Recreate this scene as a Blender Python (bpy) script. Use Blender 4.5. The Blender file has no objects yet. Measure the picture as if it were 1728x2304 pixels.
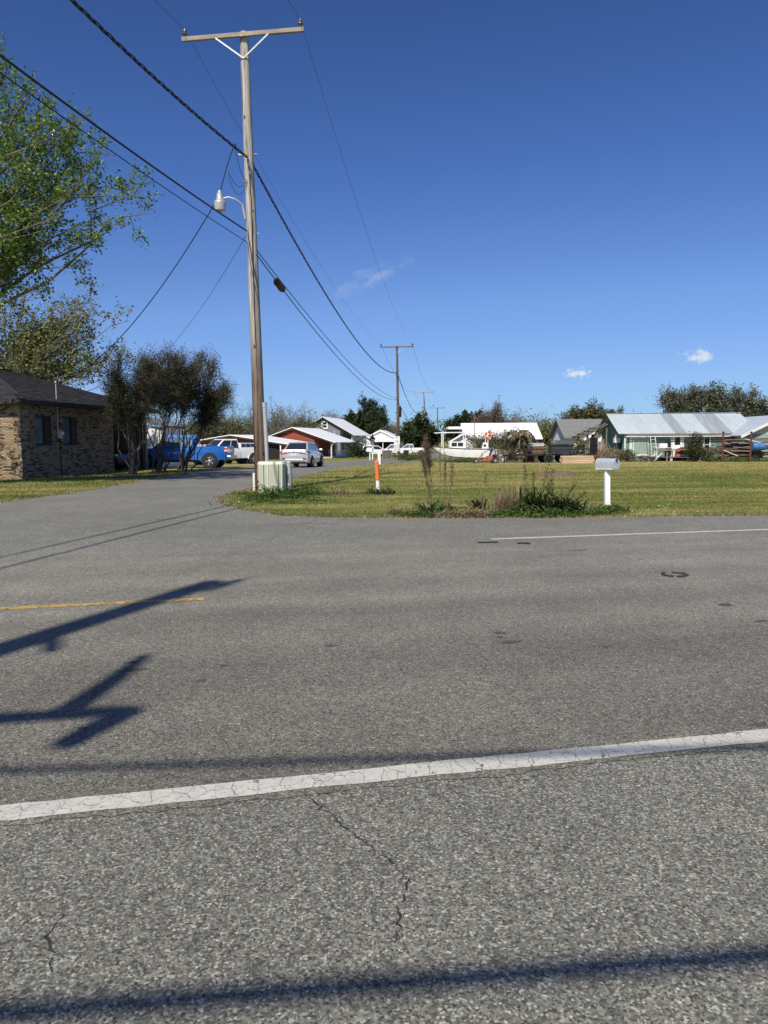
import bpy, math, random
import numpy as np
from mathutils import Vector, Matrix

# ------------------------------------------------------------------ camera, sky, sun, exposure
SC = bpy.context.scene
COL = SC.collection
rad = math.radians
EYE, FPX, HOR, ROLL = 1.55, 1660.0, 988.0, rad(0.3)
PITCH = math.atan((1152 - HOR) / FPX)
_R0 = Vector((1, 0, 0)); _U0 = Vector((0, math.sin(PITCH), math.cos(PITCH))); DIR = Vector((0, math.cos(PITCH), -math.sin(PITCH)))
UP = _U0 * math.cos(ROLL) + _R0 * math.sin(ROLL)
RT = _R0 * math.cos(ROLL) - _U0 * math.sin(ROLL)
cd = bpy.data.cameras.new('camera'); cam = bpy.data.objects.new('camera', cd); COL.objects.link(cam)
cd.sensor_fit = 'VERTICAL'; cd.sensor_height = 24.0; cd.lens = 24.0 * FPX / 2304.0
cd.clip_start = 0.05; cd.clip_end = 5000
m = Matrix((RT, UP, -DIR)).transposed().to_4x4(); m.translation = (0, 0, EYE)
cam.matrix_world = m
SC.camera = cam

def ray(x, y): return DIR + RT * ((x - 864) / FPX) - UP * ((y - 1152) / FPX)
def P(x, y, Y):
    d = ray(x, y); return Vector((0, 0, EYE)) + d * (Y / d.y)

SUN_AZ, SUN_EL = 21.0, 46.0            # the sun stands behind the camera, to its left
sd = Vector((-math.sin(rad(SUN_AZ)) * math.cos(rad(SUN_EL)), -math.cos(rad(SUN_AZ)) * math.cos(rad(SUN_EL)), math.sin(rad(SUN_EL))))
sl = bpy.data.lights.new('sun', 'SUN'); so = bpy.data.objects.new('sun', sl); COL.objects.link(so)
sl.energy = 5.0; sl.angle = rad(0.53); sl.color = (1.0, 0.925, 0.785)
so.rotation_euler = sd.to_track_quat('Z', 'Y').to_euler(); so.location = (0, -10, 30)

W = bpy.data.worlds.new('World'); SC.world = W; W.use_nodes = True
wn = W.node_tree.nodes; wl = W.node_tree.links
bg = wn['Background']; bg.inputs[1].default_value = 0.1
sky = wn.new('ShaderNodeTexSky'); sky.sky_type = 'NISHITA'; sky.sun_disc = False
sky.sun_elevation = rad(SUN_EL); sky.sun_rotation = math.atan2(sd.x, sd.y)
sky.altitude = 0; sky.air_density = 0.7; sky.dust_density = 0.55; sky.ozone_density = 6.0
tc = wn.new('ShaderNodeTexCoord')
def wnode(t, **k):
    n = wn.new(t)
    for a, b in k.items(): setattr(n, a, b)
    return n
def wmath(op, a, b=None, clamp=False):
    n = wnode('ShaderNodeMath', operation=op, use_clamp=clamp)
    for i, v in enumerate((a, b)):
        if v is None: continue
        if isinstance(v, (int, float)): n.inputs[i].default_value = v
        else: wl.new(v, n.inputs[i])
    return n.outputs[0]
def wdot(v):
    n = wnode('ShaderNodeVectorMath', operation='DOT_PRODUCT'); wl.new(tc.outputs['Generated'], n.inputs[0]); n.inputs[1].default_value = v
    return n.outputs['Value']
# the clear, deep spring blue of the photograph: one colour curve over the whole sky
_sc = wn.new('ShaderNodeVectorMath'); _sc.operation = 'SCALE'; wl.new(sky.outputs[0], _sc.inputs[0]); _sc.inputs[3].default_value = 0.1
_cv = wn.new('ShaderNodeRGBCurve'); wl.new(_sc.outputs[0], _cv.inputs[1])
_cv.mapping.use_clip = False; _cv.mapping.extend = 'EXTRAPOLATED'
for _i, _p in enumerate(([(0, 0), (.061, .036), (.096, .07), (.175, .172), (.309, .275), (.445, .33), (1.445, 1.33)], [(0, 0), (.119, .09), (.185, .165), (.326, .338), (.516, .479), (.606, .54), (1.606, 1.54)], [(0, 0), (.26, .275), (.387, .47), (.607, .73), (.693, .80), (.773, .83), (1.773, 1.8)])):
    _c = _cv.mapping.curves[_i]; _c.points[0].location = _p[0]; _c.points[1].location = _p[-1]
    for _q in _p[1:-1]: _c.points.new(*_q)
    for _q in _c.points: _q.handle_type = 'VECTOR'
_cv.mapping.update()
_s2 = wn.new('ShaderNodeVectorMath'); _s2.operation = 'SCALE'; wl.new(_cv.outputs[0], _s2.inputs[0]); _s2.inputs[3].default_value = 10.0
skycol = _s2.outputs[0]
def cloud(px, py, wx, wy, amount, ns, tilt=0.0, stretch=1.0, thr=0.45, soft=0.25, seed=0.0):
    """a cloud in the sky at a fixed direction: soft ellipse broken up by noise"""
    global skycol
    c = ray(px, py).normalized(); r = Vector((c.y, -c.x, 0)).normalized(); u = r.cross(c)
    r2 = r * math.cos(tilt) + u * math.sin(tilt); u2 = u * math.cos(tilt) - r * math.sin(tilt)
    a = wmath('DIVIDE', wdot(r2), wx / FPX); b = wmath('DIVIDE', wdot(u2), wy / FPX)
    d = wmath('SQRT', wmath('ADD', wmath('MULTIPLY', a, a), wmath('MULTIPLY', b, b)))
    cmb = wnode('ShaderNodeCombineXYZ'); wl.new(wmath('MULTIPLY', a, wx / wy / stretch), cmb.inputs[0]); wl.new(b, cmb.inputs[1]); cmb.inputs[2].default_value = seed
    nz = wnode('ShaderNodeTexNoise'); nz.inputs['Scale'].default_value = ns; nz.inputs['Detail'].default_value = 6; nz.inputs['Roughness'].default_value = 0.6
    wl.new(cmb.outputs[0], nz.inputs['Vector'])
    v = wmath('SUBTRACT', wmath('ADD', nz.outputs[0], wmath('MULTIPLY', wmath('SUBTRACT', 1.0, d), 0.45)), thr)
    v = wmath('DIVIDE', v, soft, True)
    v = wmath('MULTIPLY', v, wmath('GREATER_THAN', wdot(c), 0.5))
    v = wmath('MULTIPLY', v, amount)
    mx = wnode('ShaderNodeMixRGB'); wl.new(v, mx.inputs[0]); wl.new(skycol, mx.inputs[1]); mx.inputs[2].default_value = (7.4, 7.7, 8.3, 1)
    skycol = mx.outputs[0]
cloud(1302, 840, 40, 15, 0.8, 1.3, thr=0.60, seed=1)
cloud(1578, 803, 42, 21, 0.75, 1.3, thr=0.62, seed=7)
cloud(850, 622, 130, 34, 0.22, 1.4, tilt=0.36, stretch=2.6, thr=0.66, soft=0.35, seed=3)
cloud(1160, 863, 26, 9, 0.12, 1.2, thr=0.75, seed=5)
cloud(535, 897, 30, 8, 0.35, 1.2, thr=0.72, seed=9)
cloud(915, 897, 30, 10, 0.3, 1.2, thr=0.72, seed=11)
wl.new(skycol, bg.inputs[0])
vs = SC.view_settings; vs.view_transform = 'Standard'; vs.look = 'None'; vs.exposure = 0.1; vs.gamma = 1.0; vs.use_curve_mapping = False
SC.cycles.max_bounces = 6; SC.cycles.transparent_max_bounces = 6; SC.cycles.use_denoising = True

# ------------------------------------------------------------------ helpers
rng = np.random.default_rng(7)
def zg(Y):                                     # the land falls gently away from the road
    return -max(0.0, min(Y, 110.0) - 38.0) * 0.0165
def G(px, Y, dz=0.0):                          # ground point seen in the direction px at distance Y
    p = P(px, 1000, Y); return Vector((p.x, Y, zg(Y) + dz))

MATS = {}
class NT:
    def __init__(s, mat): s.t = mat.node_tree; s.n = s.t.nodes; s.l = s.t.links; s.bsdf = s.n['Principled BSDF']; s._c = None
    def __call__(s, t, ins=None, **k):
        n = s.n.new(t)
        for a, b in k.items(): setattr(n, a, b)
        for i, v in (ins or {}).items(): s.put(n.inputs[i], v)
        return n
    def put(s, sock, v):
        if hasattr(v, 'is_output') or isinstance(v, bpy.types.NodeSocket): s.l.new(v, sock)
        else: sock.default_value = v
    def co(s):
        if s._c is None: s._c = s.n.new('ShaderNodeTexCoord').outputs['Object']
        return s._c
    def noise(s, scale, detail=4, rough=0.55, vec=None, stretch=None):
        v = vec if vec is not None else s.co()
        if stretch: v = s('ShaderNodeMapping', {0: v, 3: stretch}).outputs[0]
        n = s('ShaderNodeTexNoise', {'Vector': v, 'Scale': scale, 'Detail': detail, 'Roughness': rough}); return n.outputs[0]
    def voro(s, scale, feature='F1', out=0, vec=None, stretch=None, rand=1.0):
        v = vec if vec is not None else s.co()
        if stretch: v = s('ShaderNodeMapping', {0: v, 3: stretch}).outputs[0]
        n = s('ShaderNodeTexVoronoi', {'Vector': v, 'Scale': scale, 'Randomness': rand}, feature=feature); return n.outputs[out]
    def ramp(s, fac, stops):
        r = s('ShaderNodeValToRGB', {0: fac}); e = r.color_ramp.elements
        while len(e) > len(stops): e.remove(e[-1])
        while len(e) < len(stops): e.new(1.0)
        for q, (pos, c) in zip(e, stops):
            q.position = pos; q.color = (c, c, c, 1) if isinstance(c, (int, float)) else (*c[:3], 1)
        return r.outputs[0]
    def math(s, op, a, b=0.0, clamp=False):
        n = s('ShaderNodeMath', operation=op, use_clamp=clamp); s.put(n.inputs[0], a); s.put(n.inputs[1], b); return n.outputs[0]
    def mix(s, f, a, b, mode='MIX'):
        n = s('ShaderNodeMixRGB', blend_type=mode); s.put(n.inputs[0], f)
        for i, c in ((1, a), (2, b)): s.put(n.inputs[i], (*c[:3], 1) if isinstance(c, (tuple, list)) else c)
        return n.outputs[0]
    def bump(s, h, strength=0.3, dist=0.01):
        b = s('ShaderNodeBump', {'Height': h, 'Strength': strength, 'Distance': dist}); s.l.new(b.outputs[0], s.bsdf.inputs['Normal'])
    def col(s, c): s.put(s.bsdf.inputs['Base Color'], c)
    def set(s, **k):
        for a, b in k.items(): s.put(s.bsdf.inputs[a.replace('_', ' ')], b)
def newmat(name):
    mt = bpy.data.materials.new(name); mt.use_nodes = True; MATS[name] = mt; return mt, NT(mt)
def simple(name, c, rough=0.6, metal=0.0, var=0.18, scale=4.0, bump=0.0, coat=0.0, stretch=None, rnd=0.0, spec=None):
    mt, n = newmat(name)
    f = n.noise(scale, 5, 0.6, stretch=stretch)
    lo = tuple(x * (1 - var) for x in c); hi = tuple(min(1, x * (1 + var)) for x in c)
    cc = n.ramp(f, [(0.3, lo), (0.7, hi)])
    if rnd:
        oi = n('ShaderNodeObjectInfo').outputs['Random']
        cc = n.mix(1.0, cc, n.ramp(oi, [(0, 1 - rnd), (1, 1.0)]), 'MULTIPLY')
    n.col(cc); n.set(Roughness=rough, Metallic=metal)
    if spec is not None: n.set(**{'Specular_IOR_Level': spec})
    if coat: n.set(**{'Coat_Weight': coat, 'Coat_Roughness': 0.05})
    if bump: n.bump(n.noise(scale * 6, 4, 0.6, stretch=stretch), bump, 0.01)
    return mt
def leafmat(name, stops, trans=0.25, rough=0.6):
    mt, n = newmat(name)
    a = n('ShaderNodeAttribute', attribute_name='tint').outputs['Fac']
    c = n.ramp(a, stops); n.col(c); n.set(Roughness=rough, Specular_IOR_Level=0.25)
    if trans:
        tr = n('ShaderNodeBsdfTranslucent', {0: c}); mx = n('ShaderNodeMixShader', {0: trans})
        out = n.n['Material Output']
        n.l.new(n.bsdf.outputs[0], mx.inputs[1]); n.l.new(tr.outputs[0], mx.inputs[2]); n.l.new(mx.outputs[0], out.inputs[0])
    return mt
def M(x): return MATS[x] if isinstance(x, str) else x

class MB:
    """collects plain shapes, then links them as one mesh object"""
    def __init__(s): s.v = []; s.f = []
    def add(s, vs, fs):
        o = len(s.v); s.v += [tuple(v) for v in vs]; s.f += [tuple(i + o for i in f) for f in fs]; return s
    def box(s, c, size, rot=None):
        x, y, z = (q / 2 for q in size)
        vs = [Vector((a * x, b * y, d * z)) for a in (-1, 1) for b in (-1, 1) for d in (-1, 1)]
        if rot is not None:
            R = rot if isinstance(rot, Matrix) else Matrix.Rotation(rot, 3, 'Z'); vs = [R @ v for v in vs]
        c = Vector(c)
        return s.add([v + c for v in vs], [(0, 1, 3, 2), (4, 6, 7, 5), (0, 4, 5, 1), (2, 3, 7, 6), (0, 2, 6, 4), (1, 5, 7, 3)])
    def bar(s, a, b, w, h):
        a = Vector(a); b = Vector(b); d = b - a; R = d.to_track_quat('X', 'Z').to_matrix()
        return s.box((a + b) / 2, (d.length, w, h), R)
    def tube(s, pts, r, n=8, cap=True):
        pts = [Vector(p) for p in pts]; rs = r if isinstance(r, (list, tuple)) else [r] * len(pts); vs = []; fs = []
        ref = Vector((0, 0, 1)) if abs((pts[-1] - pts[0]).normalized().z) < 0.9 else Vector((1, 0, 0))
        for i, p in enumerate(pts):
            d = (pts[min(i + 1, len(pts) - 1)] - pts[max(i - 1, 0)]).normalized()
            a = d.cross(ref).normalized(); b = d.cross(a)
            vs += [p + (a * math.cos(t) + b * math.sin(t)) * rs[i] for t in (2 * math.pi * k / n for k in range(n))]
        for i in range(len(pts) - 1):
            for k in range(n):
                fs.append((i * n + k, i * n + (k + 1) % n, (i + 1) * n + (k + 1) % n, (i + 1) * n + k))
        if cap: fs += [tuple(range(n)), tuple(reversed(range((len(pts) - 1) * n, len(pts) * n)))]
        return s.add(vs, fs)
    def lathe(s, prof, n=16, c=(0, 0, 0), axis='Z', cap=True):
        vs = []; fs = []
        for r, z in prof:
            for k in range(n):
                t = 2 * math.pi * k / n; q = (r * math.cos(t), r * math.sin(t), z)
                if axis == 'Y': q = (q[0], q[2], q[1])
                if axis == 'X': q = (q[2], q[0], q[1])
                vs.append(Vector(q) + Vector(c))
        for i in range(len(prof) - 1):
            for k in range(n): fs.append((i * n + k, i * n + (k + 1) % n, (i + 1) * n + (k + 1) % n, (i + 1) * n + k))
        if cap: fs += [tuple(range(n)), tuple(reversed(range((len(prof) - 1) * n, len(prof) * n)))]
        return s.add(vs, fs)
    def prism(s, poly, a, b, plane='XZ'):
        """polygon (2D) extruded from a to b along the third axis"""
        def q(u, v, w): return {'XZ': (u, w, v), 'YZ': (w, u, v), 'XY': (u, v, w)}[plane]
        n = len(poly); vs = [q(u, v, a) for u, v in poly] + [q(u, v, b) for u, v in poly]
        return s.add(vs, [tuple(range(n)), tuple(reversed(range(n, 2 * n)))] + [(i, (i + 1) % n, n + (i + 1) % n, n + i) for i in range(n)])
    def loft(s, rings, cap=True):
        n = len(rings[0]); vs = [p for r in rings for p in r]; fs = []
        for i in range(len(rings) - 1):
            for k in range(n): fs.append((i * n + k, i * n + (k + 1) % n, (i + 1) * n + (k + 1) % n, (i + 1) * n + k))
        if cap: fs += [tuple(range(n)), tuple(reversed(range((len(rings) - 1) * n, len(rings) * n)))]
        return s.add(vs, fs)
    def quad(s, *p): return s.add(p, [tuple(range(len(p)))])
    def mesh(s, name):
        me = bpy.data.meshes.new(name); me.from_pydata(s.v, [], s.f); me.validate(); me.update()
        import bmesh
        bm = bmesh.new(); bm.from_mesh(me); bmesh.ops.recalc_face_normals(bm, faces=bm.faces); bm.to_mesh(me); bm.free()
        return me
    def build(s, name, mat, parent=None, smooth=False, bevel=0.0, angle=40):
        me = s.mesh(name); me.materials.append(M(mat))
        o = bpy.data.objects.new(name, me); COL.objects.link(o); o.parent = parent
        if bevel:
            b = o.modifiers.new('bevel', 'BEVEL'); b.width = bevel; b.segments = 2; b.limit_method = 'ANGLE'; b.angle_limit = rad(30)
        if smooth: me.polygons.foreach_set('use_smooth', [True] * len(me.polygons)); me.set_sharp_from_angle(angle=rad(angle))
        return o
def npmesh(name, V, F, mat, parent=None, tint=None, smooth=False):
    V = np.asarray(V, dtype=np.float32); F = np.asarray(F, dtype=np.int32); k = F.shape[1]
    me = bpy.data.meshes.new(name); me.vertices.add(len(V)); me.vertices.foreach_set('co', V.ravel())
    me.loops.add(F.size); me.loops.foreach_set('vertex_index', F.ravel())
    me.polygons.add(len(F)); me.polygons.foreach_set('loop_start', np.arange(0, F.size, k, dtype=np.int32)); me.polygons.foreach_set('loop_total', np.full(len(F), k, dtype=np.int32))
    if smooth: me.polygons.foreach_set('use_smooth', np.ones(len(F), dtype=bool))
    me.update(calc_edges=True)
    if tint is not None:
        at = me.attributes.new('tint', 'FLOAT', 'POINT'); at.data.foreach_set('value', np.asarray(tint, dtype=np.float32))
    me.materials.append(M(mat)); o = bpy.data.objects.new(name, me); COL.objects.link(o); o.parent = parent
    return o
def tag(o, label=None, cat=None, group=None, kind=None):
    if label: o['label'] = label
    if cat: o['category'] = cat
    if group: o['group'] = group
    if kind: o['kind'] = kind
    return o
def thing(name, label, cat, loc=(0, 0, 0), rz=0.0, group=None):
    o = bpy.data.objects.new(name, None); COL.objects.link(o); o.location = loc; o.rotation_euler = (0, 0, rz); o.empty_display_size = 0.2
    return tag(o, label, cat, group)
def inst(me, name, parent, loc, rot=None, scale=None):
    o = bpy.data.objects.new(name, me); COL.objects.link(o); o.parent = parent; o.location = loc
    if rot is not None: o.rotation_euler = rot
    if scale is not None: o.scale = scale
    return o
def text(s, size, mat, parent, loc, rot, depth=0.002, name='lettering', spacing=1.0):
    c = bpy.data.curves.new('t', 'FONT'); c.body = s; c.size = size; c.extrude = depth; c.align_x = 'CENTER'; c.align_y = 'CENTER'; c.space_line = spacing
    t = bpy.data.objects.new('t', c); COL.objects.link(t); bpy.context.view_layer.update()
    me = bpy.data.meshes.new_from_object(t.evaluated_get(bpy.context.evaluated_depsgraph_get())); bpy.data.objects.remove(t)
    me.materials.clear(); me.materials.append(M(mat))
    o = bpy.data.objects.new(name, me); COL.objects.link(o); o.parent = parent; o.location = loc; o.rotation_euler = rot; return o

# --- foliage: tubes and leaf faces built in bulk
def tubes(segs, n=5):
    S = np.array(segs, dtype=np.float64); p0, p1, r0, r1 = S[:, :3], S[:, 3:6], S[:, 6], S[:, 7]
    d = p1 - p0; d /= np.linalg.norm(d, axis=1, keepdims=True) + 1e-9
    ref = np.where(np.abs(d[:, 2:3]) < 0.9, np.array([[0, 0, 1.0]]), np.array([[1.0, 0, 0]]))
    a = np.cross(d, ref); a /= np.linalg.norm(a, axis=1, keepdims=True) + 1e-9; b = np.cross(d, a)
    t = 2 * np.pi * np.arange(n) / n; c, s = np.cos(t)[None, :, None], np.sin(t)[None, :, None]
    ring = a[:, None] * c + b[:, None] * s
    V = np.concatenate([p0[:, None] + ring * r0[:, None, None], p1[:, None] + ring * r1[:, None, None]], 1).reshape(-1, 3)
    k = np.arange(n); f = np.stack([k, (k + 1) % n, n + (k + 1) % n, n + k], 1)
    F = (np.arange(len(S)) * 2 * n)[:, None, None] + f[None]
    return V, F.reshape(-1, 4)
def leaves(C, size, g, aspect=0.6, up=0.3, var=0.4):
    C = np.asarray(C); N = len(C); nrm = g.normal(size=(N, 3)); nrm[:, 2] = np.abs(nrm[:, 2]) + up; nrm /= np.linalg.norm(nrm, axis=1, keepdims=True)
    a = np.cross(nrm, g.normal(size=(N, 3))); a /= np.linalg.norm(a, axis=1, keepdims=True) + 1e-9; b = np.cross(nrm, a)
    s = (size * (1 + var * (g.random(N) * 2 - 1)))[:, None]
    V = np.stack([C - a * s, C + b * s * aspect + nrm * s * .15, C + a * s, C - b * s * aspect + nrm * s * .15], 1).reshape(-1, 3)
    F = np.arange(4 * N).reshape(N, 4); return V, F
def norm(v): return v / (np.linalg.norm(v) + 1e-9)
def bez(a, b, c, n):
    t = np.linspace(0, 1, n)[:, None]; return (1 - t) ** 2 * a + 2 * t * (1 - t) * b + t ** 2 * c
def ell(specs, g, shell=0.35):
    """points inside ellipsoids (centre, radii, count), more of them towards the skin"""
    out = []
    for c, r, n in specs:
        d = g.normal(size=(n, 3)); d /= np.linalg.norm(d, axis=1, keepdims=True); q = (g.random(n) ** shell)[:, None]
        out.append(np.array(c) + d * q * np.array(r))
    return np.concatenate(out)
def tree(name, label, base, targets, wood, leaf, trunk_top=None, r0=0.15, r1=0.012, twigs=6, tl=0.9, sub=2, lpt=10, ls=0.07, spread=0.12, seed=1, stems=None, bend=0.5, group=None, cat='tree', crown_start=0.35, aspect=0.6, trunk_n=7, tintfun=None, droop=0.0, tw=0.008):
    g = np.random.default_rng(seed); base = np.array(base, dtype=float); segs = []; big = []; LC = []
    top = np.array(trunk_top, dtype=float) if trunk_top is not None else None
    if top is not None:
        pts = bez(base, (base + top) / 2 + g.normal(0, .06, 3) * np.linalg.norm(top - base), top, 7)
        for i in range(6): big.append((*pts[i], *pts[i + 1], r0 * (1 - .07 * i) * (1.25 if i == 0 else 1), r0 * (1 - .07 * (i + 1))))
    for tg in targets:
        tg = np.array(tg, dtype=float)
        if top is not None:
            k = g.random() ** 1.5; st = base + (top - base) * (1 - .55 * k); rr = r0 * .5 * (.5 + .5 * g.random())
        else:
            st = base + np.append(g.normal(0, stems or .15, 2), 0); rr = r0 * (.6 + .5 * g.random())
        mid = st + (tg - st) * .45; mid[2] += bend * np.linalg.norm(tg[:2] - st[:2]) * .5; mid += g.normal(0, .07, 3) * np.linalg.norm(tg - st)
        n = 9; pts = bez(st, mid, tg, n); pts[1:-1] += g.normal(0, .02, (n - 2, 3)) * np.linalg.norm(tg - st)
        rs = rr + (r1 - rr) * np.linspace(0, 1, n) ** .7
        for i in range(n - 1): big.append((*pts[i], *pts[i + 1], rs[i], rs[i + 1]))
        for j in range(twigs):
            u = crown_start + (1 - crown_start) * g.random(); q = u * (n - 1); i = min(int(q), n - 2); p = pts[i] + (pts[i + 1] - pts[i]) * (q - i)
            d = norm(norm(tg - st) * .6 + g.normal(0, .6, 3) + np.array([0, 0, .3 - droop])); L = tl * (.5 + .8 * g.random()); e = p + d * L; md = (p + e) / 2 + g.normal(0, .06, 3) * L
            segs.append((*p, *md, tw, tw * .75)); segs.append((*md, *e, tw * .75, tw * .4)); ends = [(p, e)]
            for _ in range(sub):
                w = .3 + .6 * g.random(); p2 = p + (e - p) * w; d2 = norm(d + g.normal(0, .6, 3)); e2 = p2 + d2 * L * .5
                segs.append((*p2, *e2, tw * .5, tw * .3)); ends.append((p2, e2))
            if lpt:
                for (x, y) in ends:
                    k = max(1, int(lpt / (1 + .5 * sub))); w = (g.random(k) ** .7)[:, None]; LC.append(x + (y - x) * w + g.normal(0, spread, (k, 3)))
    root = thing(name, label, cat, base, 0, group); off = base
    V, F = tubes([(*(np.array(s[:3]) - off), *(np.array(s[3:6]) - off), s[6], s[7]) for s in big], trunk_n); npmesh('trunk', V, F, wood, root, smooth=True)
    V, F = tubes([(*(np.array(s[:3]) - off), *(np.array(s[3:6]) - off), s[6], s[7]) for s in segs], 3); tp = npmesh('twigs', V, F, wood, root); tp['kind'] = 'stuff'
    if lpt and LC:
        C = np.concatenate(LC) - off; V, F = leaves(C, ls, g, aspect); t = g.random(len(C))
        if tintfun is not None: t = tintfun(C, g)
        npmesh('crown', V, F, leaf, root, np.repeat(t, 4))['kind'] = 'stuff'
    return root

# ------------------------------------------------------------------ materials
def asphalt(name, base, stone, big, agg, warm=(1, .97, .93), tracks=False, rough=.85, crack=0.0):
    mt, n = newmat(name)
    f1 = n.noise(agg * 1.3, 3, .75); gs_ = lambda k: tuple(k * w for w in warm)
    wp_ = n('ShaderNodeMixRGB', {0: .35 / agg, 1: n.co(), 2: n('ShaderNodeTexNoise', {'Vector': n.co(), 'Scale': agg * 1.5, 'Detail': 2}).outputs[1]}, blend_type='ADD').outputs[0]
    vv = n('ShaderNodeTexVoronoi', {'Vector': wp_, 'Scale': agg, 'Randomness': 1.0}); g1 = n('ShaderNodeSeparateColor', {0: vv.outputs[1]}).outputs[0]
    c = n.ramp(g1, [(0, gs_(base * .12)), (.25, gs_(base * .5)), (.6, gs_(base * 1.1)), (.86, gs_(stone * .8)), (1, gs_(stone * 1.55))])
    c = n.mix(.3, c, n.ramp(f1, [(.3, gs_(base * .2)), (.5, gs_(base)), (.7, gs_(base * 2.0))]))
    c = n.mix(1.0, c, n.ramp(n.noise(agg * .22, 4, .7), [(.3, .72), (.7, 1.25)]), 'MULTIPLY')
    m1 = vv.outputs[0]
    def stones(c, sc, lo, hi, share, r0, cols):
        d = n('ShaderNodeTexVoronoi', {'Vector': n.co(), 'Scale': sc, 'Randomness': 1.0}); sp = n('ShaderNodeSeparateColor', {0: d.outputs[1]})
        edge = n.math('MULTIPLY', sp.outputs[2], r0); m_ = n.math('MULTIPLY', n.math('LESS_THAN', n.math('ADD', d.outputs[0], n.math('MULTIPLY', n.math('SUBTRACT', f1, .5), .35)), n.math('ADD', edge, lo)), n.math('LESS_THAN', sp.outputs[0], share))
        return n.mix(m_, c, n.mix(.15, n.ramp(sp.outputs[1], cols), c)), m_, d.outputs[0]
    c, m2, d2 = stones(c, agg * .5, .12, 0, .42 * big, .40, [(0, (.025, .025, .025)), (.35, (.06, .058, .055)), (.5, (.2, .19, .175)), (.68, (.34, .25, .13)), (.78, (.2, .13, .09)), (.9, (.5, .46, .37)), (1, (.62, .58, .5))])
    lg = n.noise(.35, 5, .6); c = n.mix(1.0, c, n.ramp(lg, [(.3, .82), (.7, 1.12)]), 'MULTIPLY')
    md = n.noise(2.2, 5, .65); c = n.mix(1.0, c, n.ramp(md, [(.3, .9), (.7, 1.08)]), 'MULTIPLY')
    if tracks:  # darker polished wheel paths and grease strip, along the road
        mp = n('ShaderNodeMapping', {0: n.co(), 2: (0, 0, -rad(12))}); sx = n('ShaderNodeSeparateXYZ', {0: mp.outputs[0]})
        wob = n.math('MULTIPLY', n.math('SUBTRACT', n.noise(.5, 3), .5), .5); y = n.math('ADD', sx.outputs[1], wob)
        tr = n.ramp(n.math('DIVIDE', n.math('SUBTRACT', y, 3.0), 8.0), [(0, .86), (.07, .78), (.15, .88), (.25, .76), (.35, 1.02), (.42, .84), (.50, 1.1), (.57, .92), (.65, 1.12), (.74, 1.0), (.82, 1.14), (.9, 1.04), (1, 1.12)])
        c = n.mix(1.0, c, tr, 'MULTIPLY')
        for sc_, rr_ in ((1.3, .045), (3.1, .05)):   # tar spots and small pits
            vq = n('ShaderNodeTexVoronoi', {'Vector': n.co(), 'Scale': sc_, 'Randomness': 1.0}); sq = n('ShaderNodeSeparateColor', {0: vq.outputs[1]})
            wd = n.math('ADD', vq.outputs[0], n.math('MULTIPLY', n.math('SUBTRACT', n.noise(30, 4, .7), .5), .12)); mk_ = n.math('MULTIPLY', n.math('LESS_THAN', wd, n.math('MULTIPLY', sq.outputs[1], rr_)), n.math('LESS_THAN', sq.outputs[0], .6)); c = n.mix(n.math('MULTIPLY', mk_, .75), c, (.05, .045, .04))
        st = n.noise(1.0, 4, .6, vec=mp.outputs[0], stretch=(.12, 2.5, 1)); c = n.mix(1.0, c, n.ramp(st, [(.35, .93), (.65, 1.05)]), 'MULTIPLY')
    if crack:
        nz = n('ShaderNodeMixRGB', {0: .12, 1: n.co(), 2: n('ShaderNodeTexNoise', {'Vector': n.co(), 'Scale': 3.0, 'Detail': 6}).outputs[1]}, blend_type='ADD')
        e = n.voro(crack, 'DISTANCE_TO_EDGE', vec=nz.outputs[0]); ck = n.math('MULTIPLY', n.ramp(e, [(0, 1.0), (.006, .8), (.012, 0.0)]), n.ramp(n.noise(.6, 3), [(.45, 0.0), (.6, .9)]))
        c = n.mix(ck, c, (.02, .02, .02))
    n.col(c); n.set(Roughness=rough, Specular_IOR_Level=.3)
    h = n.math('ADD', n.math('MULTIPLY', m1, -.7), n.math('ADD', n.math('MULTIPLY', m2, .5), n.math('MULTIPLY', f1, .8))); n.bump(h, .6, .3 / agg)
    return mt
asphalt('lane', .19, .29, .4, 130, warm=(1.05, 1.005, .85), tracks=True)
asphalt('shoulder', .16, .33, 1.0, 122, warm=(1.015, 1.01, .865))
asphalt('street', .19, .30, .5, 100, warm=(1.02, 1.01, .875))
def paint(name, c, scale, wear=.60):
    mt, n = newmat(name)
    mp = n('ShaderNodeMapping', {0: n.co(), 2: (0, 0, -rad(12)), 3: (1, .55, 1)}).outputs[0]
    nz = n('ShaderNodeMixRGB', {0: .09, 1: mp, 2: n('ShaderNodeTexNoise', {'Vector': mp, 'Scale': 9.0, 'Detail': 4}).outputs[1]}, blend_type='ADD').outputs[0]
    e = n.voro(scale, 'DISTANCE_TO_EDGE', vec=nz); w = n.noise(2.0, 4, .6)
    ck = n.math('LESS_THAN', e, n.math('MULTIPLY', w, .02)); worn = n.math('GREATER_THAN', n.noise(60 if wear > .58 else 22, 5, .75), wear)
    a = n.math('MAXIMUM', ck, n.math('MULTIPLY', worn, .75)); dirt = n.mix(1.0, c, n.ramp(n.noise(12, 5, .65), [(.3, .78), (.65, 1.0)]), 'MULTIPLY')
    n.col(n.mix(a, dirt, (.1, .1, .095))); n.set(Roughness=.7); n.bump(n.math('SUBTRACT', 1.0, a), .3, .0015); return mt
paint('paint_white', (.56, .545, .49), 12); paint('paint_yellow', (.55, .36, .08), 12, .53)

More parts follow.
